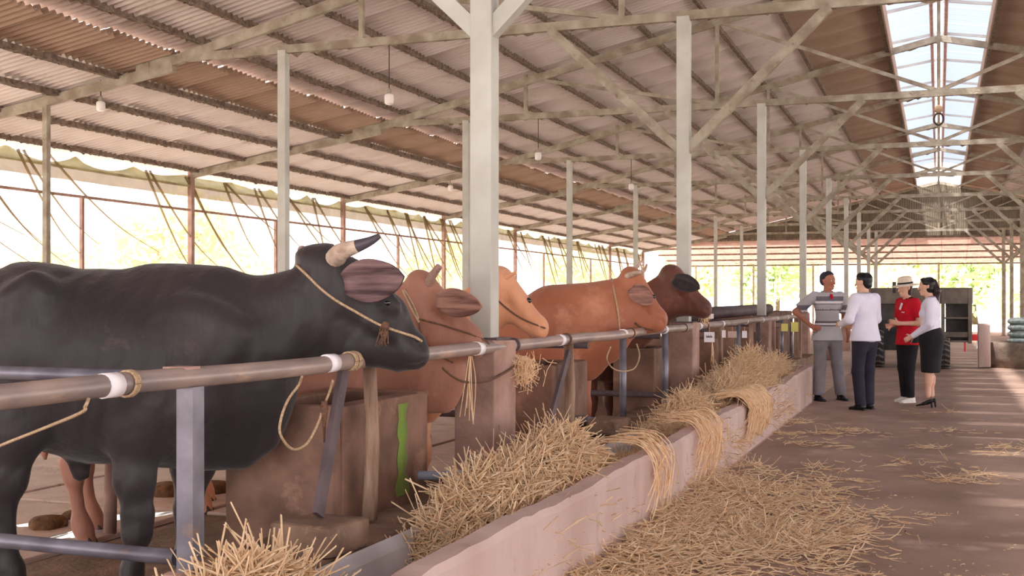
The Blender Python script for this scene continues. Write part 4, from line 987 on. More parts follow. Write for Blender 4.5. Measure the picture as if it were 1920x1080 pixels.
# ---- other cattle: body in metres, head placed where it rests
def cattle(X, Y, phi, poll_px, muz_px, m_, label, name='cow', withers=1.32, shoulder=-1.0, blen=1.32, extra=None, neck_w=(.14, .10), neck_h=(.25, .15), headk=1.0, h=.016, fy=.16, dewlap=None, yh=0, far_f=.1, far_h=-.12, hide_head=False, barrel=.30, horn_l=None, group='brown cattle along the rail'):
    fr = Frame(X, Y, math.radians(phi)); root = empty(name, (X, Y, 0), fr.phi, label, 'cow', group)
    poll = fr.q(poll_px[0], poll_px[1], yh)[0]; muz = fr.q(muz_px[0], muz_px[1], yh)[0]
    k = withers / 1.32; xs = shoulder; xh = xs - blen
    P = [C((xh + .12, 0, .93 * k), (xs - .25, 0, .90 * k), (.26, .27), (.28, .32)), C((xs - .95, 0, .86 * k), (xs - .45, 0, .84 * k), (barrel, .31)),
         C((xs - .25, 0, .92 * k), (xs + .12, 0, .90 * k), (.26, .32), (.17, .26)), C((xh - .05, 0, 1.0 * k), (xh + .2, 0, 1.0 * k), (.2, .2), (.25, .24)),
         C((xs - .2, 0, 1.2 * k), (xs + .05, 0, 1.17 * k), (.09, .1), (.09, .1)), C((xh + .2, -.17, 1.17 * k), (xh + .22, .17, 1.17 * k), .06),
         C((xs - 1.1, 0, 1.16 * k), (xs - .2, 0, 1.18 * k), (.08, .07)), C((xh - .12, 0, 1.14 * k), (xh, 0, 1.16 * k), (.07, .07)),
         C((xs - .15, -.2, 1.0 * k), (xs + .02, -.2, .74 * k), (.05, .14), (.05, .09)), C((xs - .15, .2, 1.0 * k), (xs + .02, .2, .74 * k), (.05, .14), (.05, .09))]
    hp, f, s = headprims(poll, muz, headk); nb = f(.1, .07)
    ne = poll + Vector((-.03, 0, -neck_h[1] - .005)); P += [C((xs + .0, 0, 1.2 * k - neck_h[0] + .02), ne, (neck_w[0], neck_h[0]), (neck_w[1], neck_h[1]), k=.07)]
    mid = Vector((xs + .0, 0, 1.0 * k)).lerp(nb, .5)
    dl = dewlap or .14
    P += [C((xs + .1, 0, .72 * k), (mid.x, 0, mid.z - .24), (.05, .14), (.03, .10), k=.06), C((mid.x, 0, mid.z - .22), (nb.x - .02, 0, nb.z - .12), (.03, .10), (.035, .05), k=.06)]
    for p_ in hp: p_.setdefault('k', .03)
    P += hp
    lp, H = legs(xs - .02, xh + .1, fy=fy, k=k, far_f=far_f, far_h=far_h); P += lp
    if extra: P += extra(fr)
    o = body('body', P, h, m_, root, k=.05); bv = bvh_of(o); hooves(H, root)
    q = MB(); tx = xh - .16; q.tube(smooth_pts([(tx + .06, 0, 1.15 * k), (tx - .06, 0, 1.05 * k), (tx - .09, 0, .7), (tx - .07, 0, .45)], 5), [.025] * 6 + [.018] * 6 + [.028, .03, .02, .008], 8); q.build('tail', m_, root, True)
    return root, fr, bv, f, s
# brown horned cow behind the bull's head
K['brown'] = coat('brown coat', S(168, 116, 96), S(144, 96, 78), c3=S(204, 160, 140), s3=2.0, t3=.6)
K['brownear'] = mat('dusky inner ear', S(176, 132, 118), S(104, 70, 62), scale=3, rough=.8, stretch=(1, 1, 14))
xm = at_x(918, 640, -2.22)
root, fr, bv, f, s = cattle(xm.x, xm.y, 12, (795, 520), (908, 622), K['brown'], 'brown cow with a short upright horn and dusky ear, just left of the tall column', shoulder=-.92, withers=1.22, blen=1.35, headk=1.12,
    neck_h=(.27, .17), extra=lambda fr: [fr.c((760, 720, 60, .05), (840, 735, 42, .04), k=.06), fr.c((800, 700, 60, .07), (850, 700, 40, .05), k=.05), fr.c((825, 640, 40, .09), (888, 655, 20, .065), k=.04)])
ear(root, fr.q(817, 563, -.15)[0], fr.q(903, 575, -.28)[0], .15, K['brown'], K['brownear'], facing=(.1, -1, -.2), open_=.25)
ear(root, fr.q(790, 545, .1)[0], fr.q(765, 540, .26)[0], .12, K['brown'], K['brownear'], facing=(.1, -1, -.2), open_=.25)
horn(root, [fr.q(803, 532, -.06)[0], fr.q(812, 515, -.1)[0], fr.q(824, 499, -.12)[0]], .026, .018, K['pillar'])
horn(root, [fr.q(785, 525, .06)[0], fr.q(780, 518, .1)[0], fr.q(775, 514, .13)[0]], .024, .016, K['pillar'])
halter(root, fr, bv, [(756, 545), (765, 565), (775, 585), (786, 605)], K['rope'], .006, fallback=-.12); halter(root, fr, bv, [(758, 543), (770, 562), (780, 583), (786, 604)], K['rope'], .005, 'halter', fallback=-.12)
halter(root, fr, bv, [(786, 598), (820, 607), (850, 616), (880, 626), (905, 637), (917, 645)], K['ropedark'], .0055)
halter(root, fr, bv, [(786, 603), (790, 625), (805, 650), (830, 668), (850, 680)], K['ropedark'], .0055, 'lead_rope')
# tan cow
K['tan'] = coat('tan coat', S(226, 164, 126), S(206, 142, 106), c3=S(234, 184, 150), s3=1.8, t3=.6)
xm = at_x(1040, 626, -2.2)
root, fr, bv, f, s = cattle(xm.x, xm.y, 12, (944, 512), (1032, 606), K['tan'], 'light tan cow with small horn stubs, its face just right of the tall column', shoulder=-.95, withers=1.26, headk=1.2)
horn(root, [fr.q(938, 528, -.04)[0], fr.q(952, 519, -.08)[0], fr.q(968, 510, -.11)[0]], .022, .008, K['tan']); horn(root, [fr.q(938, 520, .04)[0], fr.q(935, 512, .08)[0]], .02, .012, K['tan'])
ear(root, fr.q(925, 545, -.1)[0], fr.q(900, 560, -.24)[0], .13, K['tan'], K['tan'], facing=(.3, -1, 0), open_=.4)
ear(root, fr.q(930, 535, .1)[0], fr.q(915, 540, .26)[0], .12, K['tan'], K['tan'], facing=(.3, -1, 0), open_=.4)
eye_at(root, hit(fr, bv, 992, 563, -.006) or fr.q(992, 563, -.1)[0], .02)
halter(root, fr, bv, [(930, 560), (950, 578), (975, 595), (1000, 607), (1022, 615)], K['ropedark'], .006); halter(root, fr, bv, [(978, 640), (1000, 638), (1015, 636)], K['ropedark'], .005)
# orange cow, body in view
K['orange'] = coat('orange brown coat', S(180, 112, 82), S(156, 92, 66), c3=S(204, 144, 112), s3=1.2, t3=.58)
xm = at_x(1262, 606, -2.03)
root, fr, bv, f, s = cattle(xm.x, xm.y, 6, (1190, 512), (1255, 592), K['orange'], 'orange brown cow with its flank in view and pale curved horns', shoulder=-.85, withers=1.44, headk=1.3, neck_h=(.33, .20), neck_w=(.18, .12), h=.018, dewlap=.2, blen=1.5,
    extra=lambda fr: [fr.c((1040, 600, 66, .3), (1130, 600, 72, .24), k=.08), fr.c((1095, 660, 34, .12), (1135, 640, 40, .1), k=.07), fr.c((1095, 690, 22, .06), (1118, 680, 20, .04), k=.05), fr.c((1180, 600, 34, .09), (1232, 610, 14, .06), k=.04)])
horn(root, [fr.q(1176, 518, -.08)[0], fr.q(1190, 513, -.14)[0], fr.q(1207, 508, -.16)[0], fr.q(1213, 495, -.15)[0]], .028, .008, K['hornpale']); horn(root, [fr.q(1176, 514, .08)[0], fr.q(1190, 505, .2)[0], fr.q(1204, 488, .24)[0]], .026, .008, K['hornpale'])
ear(root, fr.q(1184, 538, -.17)[0], fr.q(1223, 570, -.30)[0], .16, K['orange'], K['brownear'], facing=(.2, -1, .2), open_=.25)
ear(root, fr.q(1180, 535, .1)[0], fr.q(1200, 550, .3)[0], .14, K['orange'], K['brownear'], facing=(.2, -1, .2), open_=.25)
halter(root, fr, bv, [(1147, 524), (1152, 550), (1158, 585), (1162, 625)], K['rope'], .008, 'neck_rope')
halter(root, fr, bv, [(1190, 605), (1205, 614), (1225, 618)], K['ropedark'], .008)
eye_at(root, hit(fr, bv, 1226, 556, -.006) or fr.q(1226, 556, -.1)[0], .02)
# dark red cow
K['darkred'] = coat('dark red brown coat', S(116, 66, 50), S(84, 46, 38), c3=S(140, 88, 66), s3=1.6, t3=.58)
xm = at_x(1340, 578, -1.95)
root, fr, bv, f, s = cattle(xm.x, xm.y, 3, (1264, 507), (1336, 568), K['darkred'], 'dark red brown cow chewing straw, farthest head lifted over the rail', shoulder=-1.12, withers=1.25, headk=1.45, neck_h=(.3, .2), neck_w=(.17, .12), h=.018, extra=lambda fr: [fr.c((1262, 566, 30, .09), (1318, 580, 12, .06), k=.04)])
ear(root, fr.q(1262, 522, -.17)[0], fr.q(1312, 541, -.32)[0], .17, K['darkred'], K['black'], facing=(.2, -1, .2), open_=.25)
ear(root, fr.q(1262, 520, .1)[0], fr.q(1266, 500, .2)[0], .12, K['darkred'], K['darkred'], facing=(.2, -1, 0), open_=.4)
horn(root, [fr.q(1262, 512, -.05)[0], fr.q(1266, 499, -.06)[0]], .03, .014, K['darkred'])

# ------------------------------------------------------------ people
K['skin'] = mat('sun browned skin', S(186, 124, 100), S(168, 106, 84), scale=8, rough=.55)
K['skinl'] = mat('light skin', S(226, 180, 156), S(214, 162, 138), scale=8, rough=.5)
K['hair'] = mat('black hair', S(34, 28, 30), S(22, 18, 20), scale=40, rough=.4, stretch=(1, 1, .2))
K['hairp'] = mat('dark reddish hair', S(58, 34, 40), S(34, 22, 28), scale=40, rough=.4, stretch=(1, 1, .2))
K['lips'] = mat('lips', S(170, 90, 84), rough=.5); K['eyew'] = mat('eye white', S(232, 226, 220), rough=.3)
def cloth_mat(name, c1, c2=None):
    return mat(name, c1, c2 or c1, scale=5, rough=.85, bump=.5, bscale=7)
K['whiteshirt'] = cloth_mat('white shirt cloth', S(236, 232, 246), S(224, 220, 238)); K['navy'] = cloth_mat('dark navy cloth', S(50, 46, 62), S(40, 36, 50))
K['grey'] = cloth_mat('grey trousers cloth', S(142, 136, 142), S(124, 118, 124)); K['red'] = cloth_mat('red polo cloth', S(206, 20, 44), S(184, 14, 36))
K['blackc'] = cloth_mat('black cloth', S(36, 32, 36), S(26, 24, 28)); K['polo'] = cloth_mat('pale grey polo cloth', S(186, 182, 186), S(172, 168, 172))
K['stripew'] = cloth_mat('white stripe', S(232, 226, 232)); K['striped'] = cloth_mat('grey stripe', S(112, 106, 114)); K['straw'] = mat('pale straw hat', S(236, 218, 200), S(224, 204, 184), scale=40, rough=.9)
K['shoeb'] = mat('black leather shoe', S(34, 30, 32), rough=.35); K['shoew'] = mat('white trainer', S(236, 228, 220), rough=.6)
K['cap'] = cloth_mat('dark knitted cap', S(62, 60, 72), S(50, 48, 58))
def person(px, feet_py, face, Hh, label, J, skin, wear, fem=False, head_turn=0, tilt=0):
    P0 = at_z(px, feet_py, 0); d = ray(px, 565); d.z = 0; d.normalize(); rgt = Vector((d.y, -d.x, 0))
    fv = (d * face[0] + rgt * face[1]).normalized(); rz = math.atan2(fv.y, fv.x)
    root = empty('person', (P0.x, P0.y, 0), rz, label, 'person', 'people talking in the aisle')
    k = Hh / 1.7
    def V3(t): return Vector(t) * k
    shw = .165 if fem else .19; hip = .095
    sh = {1: V3((0, shw, 1.39)), -1: V3((0, -shw, 1.39))}; el = {s: V3(J['el'][s]) for s in (1, -1)}; wr = {s: V3(J['wr'][s]) for s in (1, -1)}
    hp = {s: V3((0, s * hip, .90)) for s in (1, -1)}; kn = {s: V3(J['kn'][s]) for s in (1, -1)}; an = {s: V3(J['an'][s]) for s in (1, -1)}
    nk = V3((.0, 0, 1.42)); hc = V3((.025 + J.get('hx', 0), J.get('hy', 0), 1.585))
    torso = [C(V3((0, 0, .93)), V3((0, 0, 1.1)), (.155 * k, .105 * k), (.135 * k, .10 * k), side=(0, 1, 0)), C(V3((0, 0, 1.1)), V3((0, 0, 1.3)), (.135 * k, .1 * k), ((.155 if fem else .175) * k, .11 * k), side=(0, 1, 0)),
             C(sh[1] + V3((0, -.05, -.02)), sh[-1] + V3((0, .05, -.02)), (.065 * k, .06 * k))]
    if fem: torso += [C(V3((.06, s * .065, 1.24)), V3((.075, s * .065, 1.23)), .055 * k, k=.03) for s in (1, -1)]
    if J.get('belly'): torso.append(C(V3((.05, 0, 1.0)), V3((.05, 0, 1.12)), (.12 * k, .09 * k), side=(0, 1, 0)))
    def arm(s, r=(.05, .042, .034, .026)): return [C(sh[s], el[s], r[0] * k, r[1] * k), C(el[s], wr[s], r[1] * k * .95, r[3] * k)]
    def leg(s): return [C(hp[s], kn[s], (.088 * k), (.056 * k)), C(kn[s], an[s] + Vector((0, 0, .03)), .052 * k, .036 * k), C(kn[s].lerp(an[s], .3) + Vector((-.02 * k, 0, 0)), kn[s].lerp(an[s], .45) + Vector((-.015 * k, 0, 0)), .048 * k, .044 * k, k=.04)]
    ht = math.radians(head_turn); hd = Vector((math.cos(ht), math.sin(ht), -tilt)).normalized(); hl = Vector((-math.sin(ht), math.cos(ht), 0)); hu = hd.cross(hl)
    def hpnt(x, y, z): return hc + (hd * x + hl * y + hu * z) * k
    sd_ = tuple(hl)
    head = [C(hpnt(-.02, 0, .035), hpnt(.015, 0, .03), (.075 * k, .088 * k), (.072 * k, .085 * k), side=sd_), C(hpnt(.03, 0, .0), hpnt(.035, 0, -.075), (.062 * k, .06 * k), (.04 * k, .035 * k), side=sd_, k=.03),
            C(hpnt(.035, 0, -.07), hpnt(.06, 0, -.09), (.03 * k, .025 * k), k=.02), C(hpnt(.088, 0, .01), hpnt(.108, 0, -.03), .008 * k, .014 * k, k=.012),
            C(hpnt(.083, 0, -.058), hpnt(.088, 0, -.062), (.022 * k, .01 * k), side=sd_, k=.012), C(hpnt(.07, .03, .03), hpnt(.07, -.03, .03), .016 * k, k=.015),
            C(nk + V3((0, 0, -.03)), hpnt(-.01, 0, -.05), .056 * k, .05 * k, k=.03)]
    for s in (1, -1):
        head.append(C(hpnt(-.01, s * .076, -.01), hpnt(-.015, s * .08, .02), (.01 * k, .018 * k), side=sd_, k=.01)); head.append(C(hpnt(.088, s * .03, .01), hpnt(.1, s * .03, .01), .011 * k, cut=True, k=.01))
    hands = []
    for s in (1, -1):
        fd = (Vector(J['hand'][s])).normalized(); pl = Vector(J['palm'][s]); pl = (pl - fd * pl.dot(fd)).normalized(); sdv = fd.cross(pl)
        w0 = wr[s]; hands.append(C(w0, w0 + fd * .075 * k, (.03 * k, .016 * k), (.038 * k, .014 * k), side=tuple(sdv), k=.015))
        for i, (L_, o_) in enumerate(((.062, -.028), (.072, -.010), (.068, .009), (.052, .027))):
            a = w0 + fd * .078 * k + sdv * o_ * k; m1 = a + (fd * .9 + pl * J.get('curl', .35)).normalized() * L_ * .5 * k; m2 = m1 + (fd * .6 + pl * J.get('curl', .35) * 2).normalized() * L_ * .5 * k
            hands += [C(a, m1, .0088 * k, .0082 * k, k=.004), C(m1, m2, .0082 * k, .0068 * k, k=.004)]
        a = w0 + fd * .02 * k - sdv * .028 * k; m1 = a + (fd * .6 - sdv * .8).normalized() * .035 * k; m2 = m1 + (fd * .9 - sdv * .1 + pl * .4).normalized() * .03 * k
        hands += [C(a, m1, .012 * k, .0095 * k, k=.008), C(m1, m2, .0095 * k, .0075 * k, k=.004)]
    feet = [C(an[s] + Vector((-.02, 0, -.0)), an[s] + Vector((.11, 0, -.045)) * k, (.036 * k, .034 * k), (.036 * k, .02 * k), side=(0, 1, 0)) for s in (1, -1)]
    allp = torso + head + hands + [x for s in (1, -1) for x in arm(s) + leg(s)]
    bo = body('body', allp, .0085, skin, root, k=.025, relax=1)
    def eyes():
        for s in (1, -1):
            e = hpnt(.079, s * .03, .012)
            q = MB(); q.lathe([(.001, -.011), (.008, -.008), (.011, 0), (.008, .008), (.001, .011)], e, 10); eo = q.build('eye', K['eyew'], root, True)
            e2 = e + hd * .008; q = MB(); q.lathe([(.001, -.006), (.0055, 0), (.001, .006)], e2, 8); q.build('pupil', K['eye'], eo, True)
    eyes()
    q = MB(); q.tube([hpnt(.088, .02, -.06), hpnt(.096, 0, -.062), hpnt(.088, -.02, -.06)], [.002, .005, .002], 6); q.build('mouth', K['lips'], root, True)
    wear(root, k, V3, torso, arm, leg, feet, hpnt, hl, hd, hu, sh, el, wr, hp, kn, an, nk)
    return root
def inflate(pr, a, **kw): return [dict(p, ra=tuple(r + a for r in p['ra']), rb=tuple(r + a for r in p['rb']), **kw) for p in pr]
def shoes(root, an, k, m_, flat=True, big=0):
    for s in (1, -1):
        a = an[s]
        P = [C(a + Vector((-.035, 0, -.04)) * k, a + Vector((.06, 0, -.045)) * k, (.036 * k + big, .032 * k + big), (.042 * k + big, .028 * k + big), side=(0, 1, 0)), C(a + Vector((.06, 0, -.05)) * k, a + Vector((.15, 0, -.06)) * k, (.042 * k + big, .026 * k + big), (.034 * k + big, .016 * k + big), side=(0, 1, 0)),
             C(a + Vector((-.02, 0, -.03)) * k, a + Vector((-.01, 0, .02)) * k, .042 * k + big)]
        o = body('shoe', P, .009, m_, root, k=.02, relax=1)
        q = MB(); x0, x1 = a.x - .08 * k, a.x + .185 * k
        ring = [(x0 + .01, a.y - .03 * k), (x0, a.y), (x0 + .01, a.y + .03 * k), ((x0 + x1) / 2, a.y + .038 * k), (x1 - .04, a.y + .042 * k), (x1, a.y), (x1 - .04, a.y - .042 * k), ((x0 + x1) / 2, a.y - .038 * k)]
        q.quadstrip([[(x, y, .0) for x, y in ring], [(x, y, .018) for x, y in ring]]); q.build('sole', m_, o)
def collar(root, nk, k, m_, r=.07, h=.045, open_=.5):
    q = MB(); rings = [[], []]; n = 20
    L1 = []; L2 = []; L3 = []
    for i in range(n + 1):
        a = open_ + (2 * math.pi - 2 * open_) * i / n; c_, s_ = math.cos(a), math.sin(a)
        L1.append(nk + Vector((c_ * r * .95, s_ * r, -.0 - .02 * (c_ > .4))) * k); L2.append(nk + Vector((c_ * r, s_ * r * 1.02, h - .02 * (c_ > .4))) * k); L3.append(nk + Vector((c_ * (r + .022), s_ * (r + .03), .0 - .035 * (c_ > .4))) * k)
    q.quadstrip([[a, b_, c_] for a, b_, c_ in zip(L1, L2, L3)], closed=False)
    o = q.build('collar', m_, root, True); o.modifiers.new('s', 'SOLIDIFY').thickness = .005; return o
def sleeve(arm_pts, frac, r0, r1):
    a, b = arm_pts; return C(a, Vector(a).lerp(Vector(b), frac), r0, r1, cap=True)

# man in the striped polo
def wear1(root, k, V3, torso, arm, leg, feet, hpnt, hl, hd, hu, sh, el, wr, hp, kn, an, nk):
    P = inflate(torso, .016) + [C(V3((0, 0, .80)), V3((0, 0, 1.0)), (.222 * k, .175 * k), (.175 * k, .13 * k), side=(0, 1, 0), cap0=True)] + [sleeve((sh[s], el[s]), .80, .068 * k, .074 * k) for s in (1, -1)]
    o = body('polo_shirt', P, .0105, K['polo'], root, k=.03)
    me = o.data
    for m_ in (K['stripew'], K['striped']): me.materials.append(m_)
    for p in me.polygons:
        z = p.center.z / k; y = abs(p.center.y / k); zz = z
        if y > .2: zz = z + .12
        if 1.295 < zz < 1.325 or 1.01 < zz < 1.035: p.material_index = 1
        elif 1.325 <= zz < 1.39 or 1.28 < zz <= 1.295 or 1.035 <= zz < 1.06 or .995 < zz <= 1.01 or 1.2 < z < 1.215 and y < .2: p.material_index = 2
    collar(root, nk, k, K['polo'], .072)
    q = MB(); q.box((.10, -.014, 1.36), (.128, .014, 1.425)); q.build('placket', K['red'], root)
    body('trousers', inflate([x for s in (1, -1) for x in leg(s)[:1]], .018) + [C(kn[s], an[s] + Vector((0, 0, .0)), .078 * k, .074 * k, cap=True) for s in (1, -1)] + [C(V3((0, 0, .86)), V3((0, 0, .96)), (.155 * k, .115 * k), side=(0, 1, 0))], .012, K['grey'], root, k=.03)
    shoes(root, an, k, K['shoeb'])
    body('cap', [C(hpnt(-.03, 0, .05), hpnt(.0, 0, .062), (.088 * k, .09 * k), (.084 * k, .08 * k), side=tuple(hl), cap0=False), C(hpnt(-.06, 0, .0), hpnt(-.05, 0, .05), (.07 * k, .05 * k), side=tuple(hl)), C(hpnt(.09, 0, -.03), hpnt(.12, 0, -.08), (.2, .085), side=tuple(hl), cut=True, k=.01)], .009, K['cap'], root, k=.03)
person(1551, 751, (-.88, .48), 1.71, 'person in a grey and white striped polo and dark cap, one hand on the hip', dict(
    el={1: (-.06, .30, 1.13), -1: (-.12, -.40, 1.18)}, wr={1: (.04, .29, .90), -1: (.05, -.25, .99)}, kn={1: (.03, .13, .48), -1: (.03, -.12, .48)}, an={1: (0, .20, .08), -1: (0, -.13, .08)},
    hand={1: (.1, 0, -1), -1: (.5, .9, -.25)}, palm={1: (.3, -1, 0), -1: (-.7, .5, 0)}, belly=True), K['skin'], wear1, head_turn=22)
# man in white shirt, from behind
def wear2(root, k, V3, torso, arm, leg, feet, hpnt, hl, hd, hu, sh, el, wr, hp, kn, an, nk):
    P = inflate(torso, .02) + [C(V3((0, 0, .86)), V3((0, 0, 1.1)), (.222 * k, .175 * k), (.17 * k, .122 * k), side=(0, 1, 0), cap0=True)]
    for s in (1, -1): P += [C(sh[s], el[s], .07 * k, .06 * k), C(el[s], Vector(el[s]).lerp(Vector(wr[s]), .95), .056 * k, .042 * k, cap=True)]
    body('shirt', P, .0105, K['whiteshirt'], root, k=.03); collar(root, nk, k, K['whiteshirt'], .07)
    body('trousers', inflate([x for s in (1, -1) for x in leg(s)[:1]], .016) + [C(kn[s], an[s] + Vector((0, 0, -.02)), .076 * k, .066 * k, cap=True) for s in (1, -1)] + [C(V3((0, 0, .86)), V3((0, 0, .95)), (.152 * k, .112 * k), side=(0, 1, 0))], .012, K['navy'], root, k=.03)
    q = MB(); q.quadstrip([[V3((.128 * math.cos(a), .168 * math.sin(a), z)) for a in [j * math.pi / 10 for j in range(20)]] for z in (.925, .955)]); q.build('belt', K['shoeb'], root, True)
    shoes(root, an, k, K['shoeb'])
    body('hair', [C(hpnt(-.03, 0, .045), hpnt(.02, 0, .06), (.084 * k, .088 * k), (.078 * k, .072 * k), side=tuple(hl)), C(hpnt(-.06, 0, -.02), hpnt(-.05, 0, .03), (.066 * k, .05 * k), side=tuple(hl)), C(hpnt(.1, 0, -.04), hpnt(.11, 0, -.0), (.2, .065), side=tuple(hl), cut=True, k=.01)], .009, K['hair'], root, k=.02)
person(1622, 768, (.62, -.78), 1.67, 'person in a white long sleeved shirt and dark trousers seen from behind', dict(
    el={1: (.02, .28, 1.13), -1: (.04, -.27, 1.13)}, wr={1: (.27, .14, 1.06), -1: (.28, -.12, 1.04)}, kn={1: (.03, .10, .48), -1: (.03, -.10, .48)}, an={1: (-.02, .11, .08), -1: (.02, -.10, .08)},
    hand={1: (1, -.4, .1), -1: (1, .4, .1)}, palm={1: (0, -1, -.2), -1: (0, 1, -.2)}), K['skinl'], wear2, head_turn=12)
# woman in red polo with straw hat
def wear3(root, k, V3, torso, arm, leg, feet, hpnt, hl, hd, hu, sh, el, wr, hp, kn, an, nk):
    P = inflate(torso, .016) + [C(V3((0, 0, .80)), V3((0, 0, 1.0)), (.195 * k, .15 * k), (.16 * k, .12 * k), side=(0, 1, 0), cap0=True)] + [sleeve((sh[s], el[s]), .72, .066 * k, .066 * k) for s in (1, -1)]
    body('polo_shirt', P, .0105, K['red'], root, k=.03); collar(root, nk, k, K['blackc'], .072)
    q = MB(); q.bar(V3((.135, .05, 1.38)), V3((.145, .015, 1.29)), .03, .008, up=(1, 0, 0)); q.build('white_stripe', K['stripew'], root)
    q = MB(); q.box(tuple(V3((.135, .05, 1.245))), tuple(V3((.143, .10, 1.26)))); tag(q.build('chest_logo', K['stripew'], root), 'small white chest mark')
    body('trousers', inflate([x for s in (1, -1) for x in leg(s)[:1]], .014) + [C(kn[s], an[s] + Vector((0, 0, -.01)), .068 * k, .058 * k, cap=True) for s in (1, -1)] + [C(V3((0, 0, .84)), V3((0, 0, .93)), (.15 * k, .108 * k), side=(0, 1, 0))], .012, K['blackc'], root, k=.03)
    shoes(root, an, k, K['shoew'], big=.004)
    hat = None
    q = MB(); ring = []
    prof = [(.02, .165), (.07, .16), (.088, .14), (.094, .07), (.096, .055), (.17, .035), (.18, .045), (.172, .050), (.10, .072), (.098, .08)]
    def lat(prof): return [[hpnt(-.01 + r * math.cos(a) * 1.05, r * math.sin(a), z) for a in [j * 2 * math.pi / 24 for j in range(24)]] for r, z in prof]
    q.quadstrip(lat([(.172, .028), (.182, .036), (.175, .045), (.105, .058), (.098, .075), (.092, .13), (.085, .155), (.05, .168), (.02, .160)])); ho = q.build('straw_hat', K['straw'], root, True)
    q = MB(); q.quadstrip(lat([(.1035, .062), (.1005, .085)]), caps=False); q.build('hat_band', K['blackc'], ho, True)
    body('hair', [C(hpnt(-.04, 0, .03), hpnt(-.03, 0, -.07), (.08 * k, .07 * k), (.06 * k, .05 * k), side=tuple(hl))], .01, K['hairp'], root, k=.02)
person(1702, 754, (-.62, -.78), 1.61, 'person in a red polo with a pale straw hat, black trousers and white trainers', dict(
    el={1: (-.03, .22, 1.10), -1: (-.03, -.24, 1.10)}, wr={1: (.24, .10, 1.10), -1: (.25, -.06, 1.06)}, kn={1: (.03, .08, .48), -1: (.02, -.08, .48)}, an={1: (.02, .08, .08), -1: (-.02, -.08, .08)},
    hand={1: (1, -.3, .3), -1: (1, .3, 0)}, palm={1: (-.2, -1, -.2), -1: (0, 1, .2)}, hx=.02), K['skinl'], wear3, True, head_turn=-6, tilt=.12)
# woman with ponytail
def wear4(root, k, V3, torso, arm, leg, feet, hpnt, hl, hd, hu, sh, el, wr, hp, kn, an, nk):
    P = inflate(torso, .015) + [C(V3((0, 0, .96)), V3((0, 0, 1.1)), (.14 * k, .11 * k), side=(0, 1, 0), cap0=True)]
    for s in (1, -1): P += [C(sh[s], el[s], .058 * k, .052 * k), C(el[s], Vector(el[s]).lerp(Vector(wr[s]), .97), .052 * k, .038 * k, cap=True)]
    body('blouse', P, .010, K['whiteshirt'], root, k=.03); collar(root, nk, k, K['whiteshirt'], .062)
    body('skirt', [C(V3((-.01, 0, .88)), V3((0, 0, 1.07)), (.20 * k, .155 * k), (.145 * k, .12 * k), side=(0, 1, 0), cap=True), C(V3((-.01, 0, .90)), V3((-.0, 0, .46)), (.20 * k, .15 * k), (.16 * k, .12 * k), side=(0, 1, 0), cap=True)], .011, K['blackc'], root, k=.03)
    for s in (1, -1):
        a = an[s]; Q = [C(a + Vector((-.03, 0, -.035)) * k, a + Vector((.05, 0, -.075)) * k, (.03 * k, .022 * k), (.036 * k, .02 * k), side=(0, 1, 0)), C(a + Vector((.05, 0, -.08)) * k, a + Vector((.14, 0, -.105)) * k, (.036 * k, .018 * k), (.022 * k, .010 * k), side=(0, 1, 0))]
        o = body('heeled_shoe', Q, .007, K['shoeb'], root, k=.015); q = MB(); q.tube([(a.x - .045, a.y, .0), (a.x - .04, a.y, .07)], [.007, .016], 8); q.build('heel', K['shoeb'], o, True)
    body('hair', [C(hpnt(-.025, 0, .05), hpnt(.03, 0, .055), (.084 * k, .086 * k), (.08 * k, .07 * k), side=tuple(hl)), C(hpnt(.07, -.03, .05), hpnt(.07, .03, .05), .028 * k, k=.02), C(hpnt(-.03, 0, -.02), hpnt(-.03, 0, .03), (.084 * k, .06 * k), side=tuple(hl)),
                  C(hpnt(.09, 0, -.06), hpnt(.1, 0, -.0), (.2, .05), side=tuple(hl), cut=True, k=.01)], .009, K['hair'], root, k=.02)
    body('ponytail', [C(hpnt(-.09, 0, .07), hpnt(-.12, 0, -.05), .035 * k, .046 * k), C(hpnt(-.12, 0, -.05), hpnt(-.115, 0, -.20), .046 * k, .035 * k), C(hpnt(-.115, 0, -.2), hpnt(-.10, 0, -.31), .032 * k, .012 * k)], .009, K['hairp'], root, k=.03)
    q = MB(); q.tube([hpnt(-.088 + .028 * math.cos(a) * .3, .03 * math.cos(a), .07 + .03 * math.sin(a)) for a in [j * math.pi / 6 for j in range(13)]], .007, 6); q.build('hair_tie', K['stripew'], root, True)
person(1745, 764, (.05, -1), 1.62, 'person with a dark ponytail in a white blouse, black skirt and black heels', dict(
    el={1: (.0, .20, 1.10), -1: (-.0, -.22, 1.10)}, wr={1: (.23, .06, .93), -1: (.23, -.10, .93)}, kn={1: (.03, .06, .50), -1: (.02, -.06, .50)}, an={1: (.03, .05, .13), -1: (-.01, -.06, .13)},
    hand={1: (.9, -.3, -.5), -1: (.9, .3, -.5)}, palm={1: (0, -1, -.2), -1: (0, 1, -.2)}, hx=.02), K['skinl'], wear4, True, head_turn=6)

